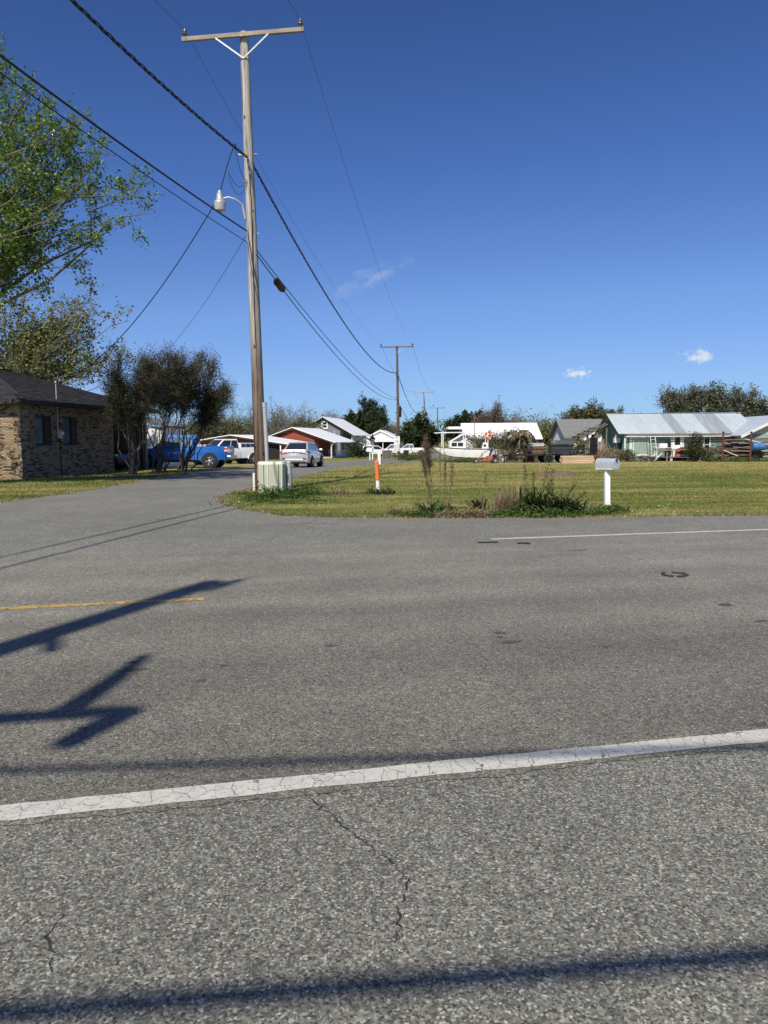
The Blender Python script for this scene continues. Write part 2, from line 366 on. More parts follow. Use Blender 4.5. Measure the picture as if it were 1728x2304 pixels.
def lawn(name):
    mt, n = newmat(name)
    mp = n('ShaderNodeMapping', {0: n.co(), 2: (0, 0, rad(-4))}).outputs[0]
    s1 = n.noise(1.0, 5, .62, vec=mp, stretch=(.10, .55, 1)); s2 = n.noise(1.0, 4, .6, vec=mp, stretch=(.5, 2.4, 1)); s3 = n.noise(14, 4, .7)
    f = n.math('ADD', n.math('ADD', n.math('ADD', n.math('MULTIPLY', s1, .72), -.06), n.math('MULTIPLY', s2, .36)), n.math('MULTIPLY', n.math('SUBTRACT', s3, .5), .45))
    sy = n('ShaderNodeSeparateXYZ', {0: n.co()}).outputs[1]
    f = n.math('ADD', n.math('SUBTRACT', f, .035), n.ramp(n.math('DIVIDE', sy, 100.0), [(.14, 0.0), (.22, 0.0), (.33, .03), (.42, .1), (.54, .12), (.62, .04), (1, 0)]))
    c = n.ramp(f, [(.30, (.08, .11, .025)), (.42, (.145, .165, .045)), (.5, (.225, .215, .075)), (.59, (.34, .29, .12)), (.75, (.44, .36, .18))])
    n.col(c); n.set(Roughness=.9, Specular_IOR_Level=.1); n.bump(n.noise(30, 3, .7), .6, .03); return mt
lawn('lawn')
leafmat('ground_cover', [(0, (.02, .05, .008)), (.5, (.05, .1, .02)), (1, (.1, .15, .03))], .2)
leafmat('leaf_spring', [(0, (.055, .105, .016)), (.5, (.13, .22, .035)), (1, (.28, .39, .08))], .38, .45)
leafmat('leaf_olive', [(0, (.06, .085, .018)), (.5, (.15, .19, .045)), (.82, (.27, .29, .085)), (1, (.24, .16, .085))], .3)
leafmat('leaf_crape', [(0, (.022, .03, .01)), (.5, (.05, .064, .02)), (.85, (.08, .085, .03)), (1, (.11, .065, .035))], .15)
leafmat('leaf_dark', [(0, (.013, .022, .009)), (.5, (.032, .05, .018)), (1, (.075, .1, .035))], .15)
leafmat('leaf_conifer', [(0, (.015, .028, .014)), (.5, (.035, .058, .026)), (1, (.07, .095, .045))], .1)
leafmat('leaf_red', [(0, (.06, .03, .025)), (.5, (.13, .065, .05)), (1, (.22, .13, .09))], .2)
leafmat('leaf_moss', [(0, (.05, .06, .025)), (.5, (.11, .12, .045)), (1, (.2, .2, .09))], .2)
leafmat('leaf_oak', [(0, (.035, .045, .024)), (.5, (.095, .11, .06)), (1, (.23, .24, .16))], .15)
leafmat('weed', [(0, (.03, .055, .012)), (.5, (.075, .115, .026)), (.85, (.15, .19, .055)), (1, (.25, .21, .1))], .25, .45)
leafmat('weed_dark', [(0, (.018, .028, .01)), (.5, (.048, .064, .022)), (.85, (.1, .115, .045)), (1, (.17, .12, .07))], .2, .5)
leafmat('straw', [(0, (.12, .08, .045)), (.5, (.27, .2, .12)), (1, (.48, .40, .25))], .2)
leafmat('frond_dead', [(0, (.04, .028, .018)), (.5, (.17, .12, .07)), (1, (.38, .31, .2))], .2)
leafmat('frond_green', [(0, (.05, .06, .02)), (.5, (.15, .17, .06)), (1, (.3, .31, .13))], .2)
leafmat('flower', [(0, (.55, .55, .5)), (1, (.8, .8, .76))], .1)
simple('bark', (.16, .135, .11), .9, var=.4, scale=9, bump=.6, stretch=(1, 1, .25))
simple('bark_pale', (.26, .23, .19), .9, var=.35, scale=8, bump=.5, stretch=(1, 1, .3))
simple('bark_crape', (.115, .09, .07), .85, var=.4, scale=7, bump=.4, stretch=(1, 1, .25))
simple('bark_bare', (.2, .185, .17), .9, var=.3, scale=4)
simple('stalk', (.15, .10, .065), .9, var=.3, scale=20)
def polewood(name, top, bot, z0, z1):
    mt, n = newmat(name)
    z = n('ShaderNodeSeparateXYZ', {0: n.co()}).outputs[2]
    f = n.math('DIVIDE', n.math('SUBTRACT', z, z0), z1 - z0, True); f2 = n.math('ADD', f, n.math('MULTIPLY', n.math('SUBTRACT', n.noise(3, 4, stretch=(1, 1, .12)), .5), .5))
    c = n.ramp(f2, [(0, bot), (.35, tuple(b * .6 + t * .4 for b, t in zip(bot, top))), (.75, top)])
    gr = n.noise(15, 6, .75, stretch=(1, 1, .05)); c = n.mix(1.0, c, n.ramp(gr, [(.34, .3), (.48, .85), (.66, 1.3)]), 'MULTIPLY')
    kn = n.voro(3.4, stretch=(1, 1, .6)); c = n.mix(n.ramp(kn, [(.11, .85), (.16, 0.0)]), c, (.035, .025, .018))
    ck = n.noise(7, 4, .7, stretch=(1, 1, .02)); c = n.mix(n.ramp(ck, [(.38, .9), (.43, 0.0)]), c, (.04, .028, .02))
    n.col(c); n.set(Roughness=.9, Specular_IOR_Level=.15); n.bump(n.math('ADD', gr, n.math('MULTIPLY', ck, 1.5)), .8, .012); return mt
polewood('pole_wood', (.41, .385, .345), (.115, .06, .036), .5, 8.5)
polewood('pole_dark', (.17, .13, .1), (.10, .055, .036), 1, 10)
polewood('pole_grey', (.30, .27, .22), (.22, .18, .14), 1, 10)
simple('arm_wood', (.30, .255, .20), .9, var=.35, scale=9, bump=.5, stretch=(.08, 1, 1))
simple('galv', (.40, .41, .42), .5, .4, .12, 6)
simple('steel_pale', (.50, .50, .48), .5, .2, .1, 8)
simple('porcelain', (.13, .115, .105), .25, 0, .15, 10)
simple('wire_black', (.012, .012, .013), .7, 0, .1, 10)
simple('wire_grey', (.06, .06, .065), .6, .2, .1, 10)
simple('pvc_grey', (.36, .38, .41), .5, 0, .1, 6)
simple('pedestal_green', (.43, .455, .34), .55, 0, .08, 3, rnd=0)
simple('pedestal_lid', (.58, .60, .47), .5, 0, .06, 3)
simple('black_rubber', (.018, .018, .019), .75, 0, .25, 10)
simple('black_plastic', (.012, .012, .013), .55, 0, .1, 10)
simple('black_steel', (.02, .02, .022), .4, .3, .2, 8)
simple('orange_plastic', (.80, .17, .035), .45, 0, .1, 8)
simple('white_plastic', (.78, .78, .76), .45, 0, .06, 6)
simple('white_paint', (.80, .80, .78), .55, 0, .06, 3)
simple('white_weathered', (.66, .65, .61), .7, 0, .2, 6, bump=.2)
simple('white_roof', (.9, .89, .86), .4, .0, .04, 2)
simple('mailbox_grey', (.55, .58, .60), .4, .35, .06, 5)
simple('chrome', (.6, .6, .6), .2, 1, .05, 5)
simple('alloy', (.5, .5, .5), .35, .8, .1, 8)
simple('silver_paint', (.60, .61, .63), .32, .45, .03, 4, coat=.8)
simple('blue_paint', (.02, .15, .55), .3, .25, .05, 4, coat=.9)
simple('white_car', (.76, .77, .78), .3, 0, .03, 4, coat=.8)
simple('navy_paint', (.012, .015, .03), .3, .2, .05, 4, coat=.8)
simple('tail_red', (.42, .015, .018), .2, 0, .15, 14, coat=.6)
simple('lamp_clear', (.7, .72, .74), .15, 0, .1, 20, coat=.5)
simple('glass_dark', (.02, .025, .03), .06, 0, .1, 3, coat=.5)
simple('glass_blue', (.10, .14, .18), .06, 0, .1, 3, coat=.5)
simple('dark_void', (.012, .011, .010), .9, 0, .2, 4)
simple('interior', (.05, .045, .04), .9, 0, .3, 4)
simple('mortar', (.2, .165, .125), .95, 0, .2, 12, bump=.3)
simple('concrete', (.48, .45, .40), .9, 0, .14, 2.0, bump=.2)
simple('gravel', (.33, .30, .26), .95, 0, .35, 18, bump=.6)
simple('shingle_dark', (.022, .022, .024), .9, 0, .3, 8, bump=.4)
simple('shingle_grey', (.17, .175, .17), .9, 0, .2, 5, bump=.4)
simple('fascia_dark', (.03, .024, .02), .7, 0, .2, 5)
simple('soffit', (.5, .48, .44), .7, 0, .1, 5)
simple('red_brick', (.27, .062, .032), .85, 0, .2, 30, bump=.3)
simple('grey_siding', (.19, .20, .22), .7, 0, .08, 3)
simple('white_siding', (.70, .71, .72), .6, 0, .06, 3)
simple('pale_siding', (.55, .56, .57), .7, 0, .12, 3)
simple('green_siding', (.135, .225, .18), .75, 0, .14, 2.5, stretch=(1, 1, .3))
simple('mint_siding', (.25, .34, .28), .75, 0, .2, 3, stretch=(3, 3, .3))
simple('cream_siding', (.58, .52, .42), .8, 0, .3, 3, stretch=(3, 3, .3))
simple('metal_roof', (.56, .64, .66), .4, .2, .08, 1.2, stretch=(1, .2, 1), rnd=.12)
simple('metal_roof_worn', (.40, .44, .46), .5, .3, .3, 3, stretch=(3, .15, 1), rnd=.15)
simple('wood_grey', (.21, .18, .15), .9, 0, .35, 8, bump=.4, stretch=(.15, 1, 1), rnd=.5)
simple('wood_brown', (.17, .095, .055), .85, 0, .35, 6, bump=.3, rnd=.4)
simple('plywood', (.20, .095, .045), .8, 0, .25, 4, stretch=(.3, 1, 1))
simple('wood_pale', (.56, .41, .26), .85, 0, .22, 7, bump=.5, stretch=(.12, 1, 1), rnd=.25)
simple('deck_wood', (.17, .15, .13), .9, 0, .3, 8, bump=.3)
simple('kart_red', (.42, .10, .075), .5, 0, .2, 6)
simple('rust_red', (.13, .035, .028), .8, .1, .4, 8, bump=.3)
simple('grill_grey', (.055, .056, .062), .5, .3, .15, 3)
simple('boat_white', (.76, .76, .73), .4, 0, .08, 2, coat=.2)
simple('boat_bottom', (.10, .095, .09), .8, 0, .3, 5)
simple('ring_orange', (.62, .13, .045), .6, 0, .15, 5)
simple('blue_tarp', (.05, .17, .38), .6, 0, .2, 4, bump=.3)
simple('red_cloth', (.16, .018, .02), .9, 0, .25, 8, bump=.4)
simple('sign_white', (.80, .80, .78), .45, 0, .03, 5)
simple('sign_black', (.01, .01, .01), .6, 0, .05, 5)
simple('emblem', (.22, .18, .09), .5, 0, .3, 30)
simple('dirt', (.16, .10, .065), .95, 0, .4, 9, bump=.8)
simple('rock', (.36, .33, .29), .9, 0, .25, 10, bump=.6)
simple('oil', (.07, .064, .055), .8, 0, .3, 25)
simple('iron', (.05, .048, .045), .6, .3, .4, 20, bump=.3)
simple('cloth_light', (.5, .46, .4), .9, 0, .2, 6)
BR = []
for i, c in enumerate([(.50, .41, .28), (.42, .34, .23), (.54, .40, .30), (.33, .26, .18), (.10, .075, .055), (.40, .29, .21)]):
    BR.append(simple('brick_%d' % i, tuple(q * w_ for q, w_ in zip(c, (.74, .68, .62))), .9, 0, .25, 18, bump=.4, rnd=.25))
mt, n = newmat('brick_mix'); a = n('ShaderNodeAttribute', attribute_name='tint').outputs['Fac']
n.col(n.mix(1.0, n.ramp(a, [(0, (.07, .05, .036)), (.15, (.11, .08, .055)), (.22, (.2, .155, .105)), (.3, (.27, .21, .145)), (.5, (.36, .285, .195)), (.8, (.42, .34, .24)), (1, (.45, .33, .25))]), n.ramp(n.noise(18, 4), [(.3, (.62, .57, .5)), (.7, (.95, .88, .8))]), 'MULTIPLY')); n.set(Roughness=.9)
mt, n = newmat('shingle_mix'); a = n('ShaderNodeAttribute', attribute_name='tint').outputs['Fac']
n.col(n.mix(1.0, n.ramp(a, [(0, (.014, .014, .016)), (.6, (.028, .028, .031)), (1, (.05, .05, .054))]), n.ramp(n.noise(20, 4), [(.3, .7), (.7, 1.2)]), 'MULTIPLY')); n.set(Roughness=.9)
mt, n = newmat('lens_glass'); n.col((.62, .62, .56, 1)); n.set(Roughness=.25, Transmission_Weight=.35, Coat_Weight=.4)

# ------------------------------------------------------------------ ground and roads
A12 = rad(12.0); CU, SU = math.cos(A12), math.sin(A12)
def UN(u, n, z=0.0): return (u * CU - n * SU, u * SU + n * CU, z)
xs = [-900, -300, -120, -60, -30, -15, 0, 15, 30, 60, 120, 300, 900]; ys = [-120, -40, 0, 12, 24, 38, 50, 62, 74, 86, 98, 110, 160, 260, 500, 1000, 2200]
b = MB(); b.add([(x, y, zg(y)) for y in ys for x in xs], [(j * len(xs) + i, j * len(xs) + i + 1, (j + 1) * len(xs) + i + 1, (j + 1) * len(xs) + i) for j in range(len(ys) - 1) for i in range(len(xs) - 1)])
tag(b.build('ground', 'lawn'), kind='structure')
b = MB(); b.quad(UN(-150, -30, .006), UN(200, -30, .006), UN(200, 3.16, .006), UN(-150, 3.16, .006)); shoulder = tag(b.build('road_shoulder', 'shoulder'), kind='structure')
_g = np.random.default_rng(9); b = MB(); b.quad(*([UN(-150, 3.1, .010)] + [UN(u_, 3.085 + _g.normal(0, .011), .010) for u_ in np.arange(-14, 18, .06)] + [UN(200, 3.1, .010), UN(200, 10.75, .010)] + [UN(u_, 10.75 + _g.normal(0, .025), .010) for u_ in np.arange(30, -30, -.15)] + [UN(-150, 10.75, .010)])); road = tag(b.build('road', 'lane'), kind='structure')
left_e = [(-30, 6.5), (-20, 8.9), (-14, 11.8), (-11.2, 14.8), (-9.7, 18.2), (-9.2, 22.8), (-9.3, 29.0), (-9.15, 35.0), (-8.75, 38.0)]
right_e = [(-2.75, 38.0), (-3.5, 30.0), (-4.2, 24.0), (-4.45, 20.9), (-4.25, 18.6), (-3.6, 17.1), (-2.9, 16.0), (-1.9, 14.85), (0.4, 14.3), (4.0, 14.3), (7.6, 14.6), (20, 17.1), (60, 25.6)]
def rough_edge(pts, amp, seed, step=.28, lim=(-13, 20)):
    g = np.random.default_rng(seed); out = []
    for (x0, y0), (x1, y1) in zip(pts[:-1], pts[1:]):
        L = math.hypot(x1 - x0, y1 - y0); k = max(1, int(L / step)) if lim[0] <= x0 <= lim[1] and lim[0] <= x1 <= lim[1] else 1
        for i in range(k):
            t = i / k; out.append((x0 + (x1 - x0) * t + g.normal(0, amp), y0 + (y1 - y0) * t + g.normal(0, amp)))
    return out + [pts[-1]]
LE = rough_edge(left_e, .05, 1); RE = rough_edge(right_e, .05, 2)
poly = [UN(-150, 10.7)[:2], UN(-150, 12.6)[:2]] + LE + RE + [UN(200, 12.6)[:2], UN(200, 10.7)[:2]]
b = MB(); b.quad(*[(x, y, .006) for x, y in poly])
far_r = [(-2.75, 38.0), (-1.9, 44.0), (0.0, 55.0), (3.0, 72.0), (8.0, 98.0), (9.8, 110.0), (18, 170), (28, 250), (45, 380)]
for (x0, y0), (x1, y1) in zip(far_r[:-1], far_r[1:]):
    b.quad((x0 - 6.0, y0, zg(y0) + .006), (x0, y0, zg(y0) + .006), (x1, y1, zg(y1) + .006), (x1 - 6.0, y1, zg(y1) + .006))
street = tag(b.build('side_street', 'street'), kind='structure')
ROADPOLY = [UN(-150, -30)[:2], UN(-150, 12.6)[:2]] + LE + [(x - 6, y) for x, y in far_r[1:7]] + [(x, y) for x, y in reversed(far_r[1:7])] + RE + [UN(200, 12.6)[:2], UN(200, -30)[:2]]
def inside(poly, X, Y):
    r = np.zeros(len(X), bool); p = np.array(poly); q = np.roll(p, -1, 0)
    for (x0, y0), (x1, y1) in zip(p, q):
        if y0 == y1: continue
        c = ((y0 > Y) != (y1 > Y)) & (X < (x1 - x0) * (Y - y0) / (y1 - y0) + x0); r ^= c
    return r
def stripe(name, mat, u0, u1, n0, w):
    b = MB(); k = max(1, int((u1 - u0) / .12)) if u1 - u0 < 40 else 1; g = np.random.default_rng(int(n0 * 100))
    us = np.linspace(u0, u1, k + 1)
    if k == 1: b.quad(UN(u0, n0 - w / 2, .013), UN(u1, n0 - w / 2, .013), UN(u1, n0 + w / 2, .013), UN(u0, n0 + w / 2, .013))
    else:
        lo = n0 - w / 2 + g.normal(0, .004, k + 1); hi = n0 + w / 2 + g.normal(0, .004, k + 1)
        for i in range(k): b.quad(UN(us[i], lo[i], .013), UN(us[i + 1], lo[i + 1], .013), UN(us[i + 1], hi[i + 1], .013), UN(us[i], hi[i], .013))
    return tag(b.build(name, mat), kind='structure')
stripe('edge_line_marking', 'paint_white', -14, 18, 3.2, .138)
stripe('centre_line_marking', 'paint_yellow', -18, -.25, 7.28, .115)
stripe('far_edge_line_marking', 'paint_white', 3.95, 34, 10.66, .13)
def blob(name, c, rx, ry, mat, parent=None, seed=0, z=.0125, n=20, ang=A12):
    g = np.random.default_rng(seed); b = MB(); pts = []
    for k in range(n):
        t = 2 * math.pi * k / n; q = .45 + .85 * g.random(); x, y = rx * q * math.cos(t), ry * q * math.sin(t)
        pts.append((c[0] + x * math.cos(ang) - y * math.sin(ang), c[1] + x * math.sin(ang) + y * math.cos(ang), z))
    b.quad(*pts); o = b.build(name, mat, parent); return o
def gnd(px, py):
    d = ray(px, py); t = -EYE / d.z; return (d.x * t, d.y * t)
for i, (px, py, rx, ry) in enumerate([(1126, 1427, .05, .04), (1150, 1448, .09, .05), (1122, 1436, .04, .02), (1632, 1363, .09, .06), (1712, 1400, .06, .03), (1706, 1634, .045, .03), (1366, 1458, .04, .02), (300, 1510, .08, .035), (290, 1494, .06, .02), (505, 1501, .03, .02), (455, 1534, .03, .02), (185, 1642, .03, .02), (1300, 1240, .15, .03), (745, 1456, .05, .03)]):
    blob('stain', gnd(px, py), rx, ry, 'oil', road, i, .0125)
def crack(parent, pts, w, seed, z):
    g = np.random.default_rng(seed); P2 = [np.array(gnd(*q)) for q in pts]; mid = []
    for a_, b_ in zip(P2[:-1], P2[1:]):
        k = max(2, int(np.linalg.norm(b_ - a_) / .02))
        for i in range(k): mid.append(a_ + (b_ - a_) * i / k + g.normal(0, .007, 2))
    b = MB()
    for i in range(len(mid) - 1):
        d = mid[i + 1] - mid[i]; d = d / (np.linalg.norm(d) + 1e-6); q = np.array([-d[1], d[0]]); w0 = w * (.3 + .9 * abs(math.sin(i * .37 + seed))) * (.5 + g.random())
        if g.random() < .12: continue
        b.quad((*(mid[i] - q * w0), z), (*(mid[i + 1] - q * w0), z), (*(mid[i + 1] + q * w0), z), (*(mid[i] + q * w0), z))
    b.build('crack', 'iron', parent)
crack(shoulder, [(650, 1775), (700, 1800), (760, 1850), (800, 1885), (868, 1930), (918, 1985), (898, 2050), (890, 2140)], .0035, 1, .0075)
crack(shoulder, [(148, 2045), (128, 2080), (104, 2110), (120, 2150), (108, 2200)], .003, 2, .0075)
crack(shoulder, [(690, 1805), (780, 1775), (830, 1768)], .0025, 3, .0075)
for i, pts in enumerate([[(400, 1130), (470, 1127), (475, 1138)], [(300, 1122), (380, 1120)], [(640, 1182), (700, 1178), (760, 1180)], [(330, 1172), (420, 1166)]]): crack(street, pts, .012, 10 + i, .0085)
ring = MB(); g = np.random.default_rng(4)
for k in range(22):
    if k in (5, 6, 15): continue
    t0, t1 = 2 * math.pi * k / 22, 2 * math.pi * (k + 1) / 22; r1 = .145 + g.normal(0, .008); r0 = .11 + g.normal(0, .012)
    ring.add([(r * math.cos(t), r * math.sin(t), z) for z in (0, .012) for r in (r0, r1) for t in (t0, t1)], [(0, 1, 3, 2), (4, 6, 7, 5), (0, 4, 5, 1), (2, 3, 7, 6), (0, 2, 6, 4), (1, 5, 7, 3)])
o = ring.build('valve_ring', 'iron'); o.location = (*gnd(1517, 1296), .013); tag(o, 'broken dark iron ring lying flat in the far lane', 'valve cover')
for i, (px, py, L, a, lab) in enumerate([(1098, 1223, .30, .1, 'thin straight black rubber scrap beside the start of far white line'), (1176, 1225, .16, .15, 'hooked black rubber scrap just below the far white line')]):
    b = MB(); b.box((0, 0, .008), (L, .035, .014)); 
    if i: b.box((.05, -.05, .008), (.09, .03, .0145), -.8)
    o = b.build('rubber_scrap', 'black_rubber'); o.location = (*gnd(px, py), .013); o.rotation_euler = (0, 0, a); tag(o, lab, 'debris', 'rubber scraps on the road')
# concrete drives and gravel lane
def sheet(name, mat, quads, dz=.008):
    b = MB()
    for q in quads: b.quad(*[(x, y, zg(y) + dz) for x, y in q])
    return tag(b.build(name, mat), kind='structure')
sheet('driveway', 'concrete', [[(-30, 39.2), (-8.6, 39.2), (-7.8, 42.6), (-30, 42.6)]])
sheet('driveway', 'concrete', [[(-30, 53.6), (-6.3, 53.6), (-5.8, 56.4), (-30, 56.4)]])
sheet('gravel_lane', 'gravel', [[(0.6, 56.5), (9.0, 53.6), (9.5, 55.2), (1.0, 58.6)], [(9.0, 53.6), (14, 53.0), (14, 54.4), (9.5, 55.2)]])
# mown grass blades where the lawn is close
def blades(name, N, area, seed, h0=.018, h1=.048, w=.009):
    g = np.random.default_rng(seed); x0, x1, y0, y1 = area
    Y = 1 / (1 / y0 - g.random(N) * (1 / y0 - 1 / y1)); X = x0 + g.random(N) * (x1 - x0)
    k = ~inside(ROADPOLY, X, Y) & (np.abs(X) < Y * .56 + 1.5); X, Y = X[k], Y[k]; n = len(X)
    Z = -np.clip(Y - 38, 0, 72) * .0165; h = h0 + (h1 - h0) * g.random(n) ** 1.5; a = g.random(n) * 6.283; sc = np.clip(Y / 18, .8, 1.8)
    dx, dy = np.cos(a) * w * sc, np.sin(a) * w * sc; lx, ly = g.normal(0, .022, n), g.normal(0, .022, n)
    V = np.stack([np.stack([X - dx, Y - dy, Z], 1), np.stack([X + dx, Y + dy, Z], 1), np.stack([X + lx, Y + ly, Z + h * sc ** .5], 1)], 1).reshape(-1, 3)
    return tag(npmesh(name, V, np.arange(3 * n).reshape(n, 3), 'lawn'), 'short mown grass of the lawns beside the roads', 'grass', kind='stuff')
blades('grass', 420000, (-24, 26, 13.2, 60), 3)
# dry fringe along the road edges
g = np.random.default_rng(11); pts = []
for E_, N_ in ((RE[20:], 1), (LE[:-12], 1)):
    for (x, y) in E_:
        if abs(x) < 14: pts += [(x + g.normal(0, .11), y + .1 + g.normal(0, .10)) for _ in range(26)]
pts = np.array(pts); n_ = len(pts); a = g.random(n_) * 6.283; h = .03 + .05 * g.random(n_); V = np.zeros((n_, 3, 3))
V[:, 0] = np.c_[pts[:, 0] - np.cos(a) * .008, pts[:, 1] - np.sin(a) * .008, np.zeros(n_)]; V[:, 1] = np.c_[pts[:, 0] + np.cos(a) * .008, pts[:, 1] + np.sin(a) * .008, np.zeros(n_)]; V[:, 2] = np.c_[pts + g.normal(0, .05, (n_, 2)), h]
tag(npmesh('verge_grass', V.reshape(-1, 3), np.arange(3 * n_).reshape(n_, 3), 'straw', tint=np.repeat(g.random(n_), 3)), 'straw coloured grass fringe along the asphalt edge', 'grass', kind='stuff')

# ------------------------------------------------------------------ utility poles and wires
def insul(parent, p, s=1.0):
    b = MB(); b.lathe([(.012, -.06), (.012, .0), (.05, .005), (.075, .03), (.072, .05), (.05, .06), (.07, .075), (.066, .1), (.045, .11), (.055, .125), (.05, .15), (.03, .165)], 12)
    o = b.build('insulator', 'porcelain', parent, smooth=True); o.location = p; o.scale = (s,) * 3; return o
def util_pole(label, base, top, r0, r1, arm_len, arm_ang, wood, detail=2, arms=1, group='utility poles along the side street', arm_drop=.14):
    root = thing('utility_pole', label, 'utility pole', base, 0, group); v = Vector(top) - Vector(base)
    b = MB(); k = 9; g = np.random.default_rng(int(abs(base[0]) * 10)); b.tube([v * (i / k) for i in range(k + 1)], [r0 + (r1 - r0) * i / k for i in range(k + 1)], 14); b.build('pole', wood, root, smooth=True, angle=60)
    ax = Vector((math.cos(arm_ang), math.sin(arm_ang), 0)); fr = Vector((math.sin(arm_ang), -math.cos(arm_ang), 0)); ends = []
    for j in range(arms):
        c = v * ((v.length - arm_drop - .75 * j) / v.length) + fr * (r1 + .055); tilt = Vector((0, 0, .0))
        a, e = c - ax * arm_len / 2, c + ax * arm_len / 2
        am = MB().bar(a, e, .09, .115).build('crossarm', 'arm_wood' if detail > 1 else wood, root, bevel=.006)
        for s, q in ((-1, a), (1, e)):
            ip = q - ax * s * .1 + Vector((0, 0, .12)); insul(root, ip, 1.0 if detail > 1 else 1.4); ends.append(Vector(base) + ip + Vector((0, 0, .13)))
        if detail and j == 0:
            lo = v * ((v.length - arm_drop - .62) / v.length) + fr * (r1 + .02)
            for s in ((-1, 1) if detail != 1 else (1,)): MB().bar(lo, c + ax * s * .78 - Vector((0, 0, .06)) + fr * .05, .012, .04).build('brace', 'steel_pale', root)
    return root, ends, v, fr, ax
POLE1 = Vector((-3.72, 22.4, 0.0)); PT1 = P(549, 74, 22.5)
pole1, E1, v1, fr1, ax1 = util_pole('tall weathered wooden utility pole beside the pale green pedestal at the corner', POLE1, PT1, .19, .125, 3.62, rad(-8), 'pole_wood')
MB().bar(v1 * .985 + fr1 * .18, v1 * .985 + fr1 * .25, .03, .03).build('through_bolt', 'galv', pole1)
p = v1 * .745; MB().tube([p - ax1 * .14, p - ax1 * .30], .04, 8).build('spool_bracket', 'galv', pole1)
MB().tube([p + ax1 * .1, p + ax1 * .26], .012, 6).build('through_bolt', 'galv', pole1)
p = v1 * .575; MB().tube([p + ax1 * .1, p + ax1 * .24], .012, 6).build('through_bolt', 'galv', pole1)
# conduit riser up the pole
MB().tube([(.22, -.13, 0.02), (.20, -.12, 1.2), (.155, -.10, 2.62)], .06, 12).build('conduit_riser', 'pvc_grey', pole1, smooth=True)
MB().tube([(.157, -.1, 2.52), (.152, -.1, 2.66)], .068, 12).build('conduit_cap', 'pvc_grey', pole1, smooth=True)
b = MB(); b.tube([v1 * .23 + Vector((.12, -.1, 0)), v1 * .35 + Vector((.02, -.165, 0)), v1 * .5 + Vector((.03, -.16, 0)), v1 * .64 + Vector((.05, -.14, 0)), v1 * .70 + Vector((.02, -.14, 0))], .014, 6); b.build('ground_wire', 'wire_black', pole1)
b = MB(); b.box((-.2, -.12, .28), (.07, .07, .55)); b.build('ground_stub', 'white_weathered', pole1, bevel=.008)
# street lamp on its arm
lp = P(495, 452, 22.2); jp = P(553, 470, 22.35)
lamp = thing('street_lamp', 'grey dusk-to-dawn street lamp on a curved arm on the near pole', 'street lamp', lp)
d = jp - lp
MB().tube([Vector((.05, 0, .06)), Vector((.25, 0, .10)), Vector((.45, 0, .04)), d + Vector((-.1, -.02, .12)), d + Vector((-.02, 0, -.28))], .026, 8).build('arm', 'steel_pale', lamp, smooth=True)
MB().lathe([(.03, .30), (.055, .28), (.065, .22), (.10, .20), (.105, .04), (.12, .02), (.17, -.02), (.18, -.07)], 18).build('housing', 'galv', lamp, smooth=True)
MB().lathe([(.178, -.07), (.172, -.16), (.15, -.27), (.12, -.29)], 18).build('lens', 'lens_glass', lamp, smooth=True)
# the poles further down the street
polesF = [('dark utility pole beside the speed limit sign', 897, 80.0, 893, 778, .17, .12, 3.55, 'pole_dark', 1, 1), ('pale grey leaning utility pole, second down the side street', 961, 150.0, 953, 882, .16, .12, 4.0, 'pole_grey', 2, 1), ('thin dark utility pole with one long crossarm, third down the street', 986, 225.0, 984, 917, .18, .14, 4.4, 'pole_dark', 0, 1), ('far utility pole with two crossarms near the end of the street', 1000, 300.0, 998, 943, .18, .14, 3.4, 'pole_dark', 0, 2), ('smallest, farthest utility pole down the street', 1006, 380.0, 1005, 953, .2, .15, 4.2, 'pole_dark', 0, 1)]
PE = [(E1, v1, POLE1)]
for lab, bx, Y, tx, ty, r0, r1, al, wd, dt, na in polesF:
    r_, e_, v_, _, _ = util_pole(lab, G(bx, Y), P(tx, ty, Y), r0, r1, al, rad(-6), wd, dt, na); PE.append((e_, v_, G(bx, Y)))
# pole on the near side of the road (its shadow falls across the left lane)
PB = Vector((-6.1, -3.0, 0)); PBT = PB + Vector((.05, 0, 12.1))
poleB, EB, vB, frB, axB = util_pole('wooden utility pole on the near roadside behind the camera', PB, PBT, .2, .15, .46, rad(70), 'pole_wood')
MB().tube([(0, 0, 7.5), (1.0, .15, 7.52), (1.98, .34, 7.5)], [.09, .08, .07], 8).build('bracket_arm', 'galv', poleB)
MB().tube([(1.71, .43, 7.45), (1.58, .46, 8.0), (1.42, .47, 8.55)], [.09, .075, .05], 8).build('fuse_cutout', 'porcelain', poleB)
MB().tube([(2.07, .39, 6.95), (2.06, .39, 7.44)], [.09, .1], 8).build('arrester', 'porcelain', poleB)
MB().tube([(.1, 0, 9.7), (.42, -.12, 9.35)], .06, 8).build('arrester', 'porcelain', poleB)

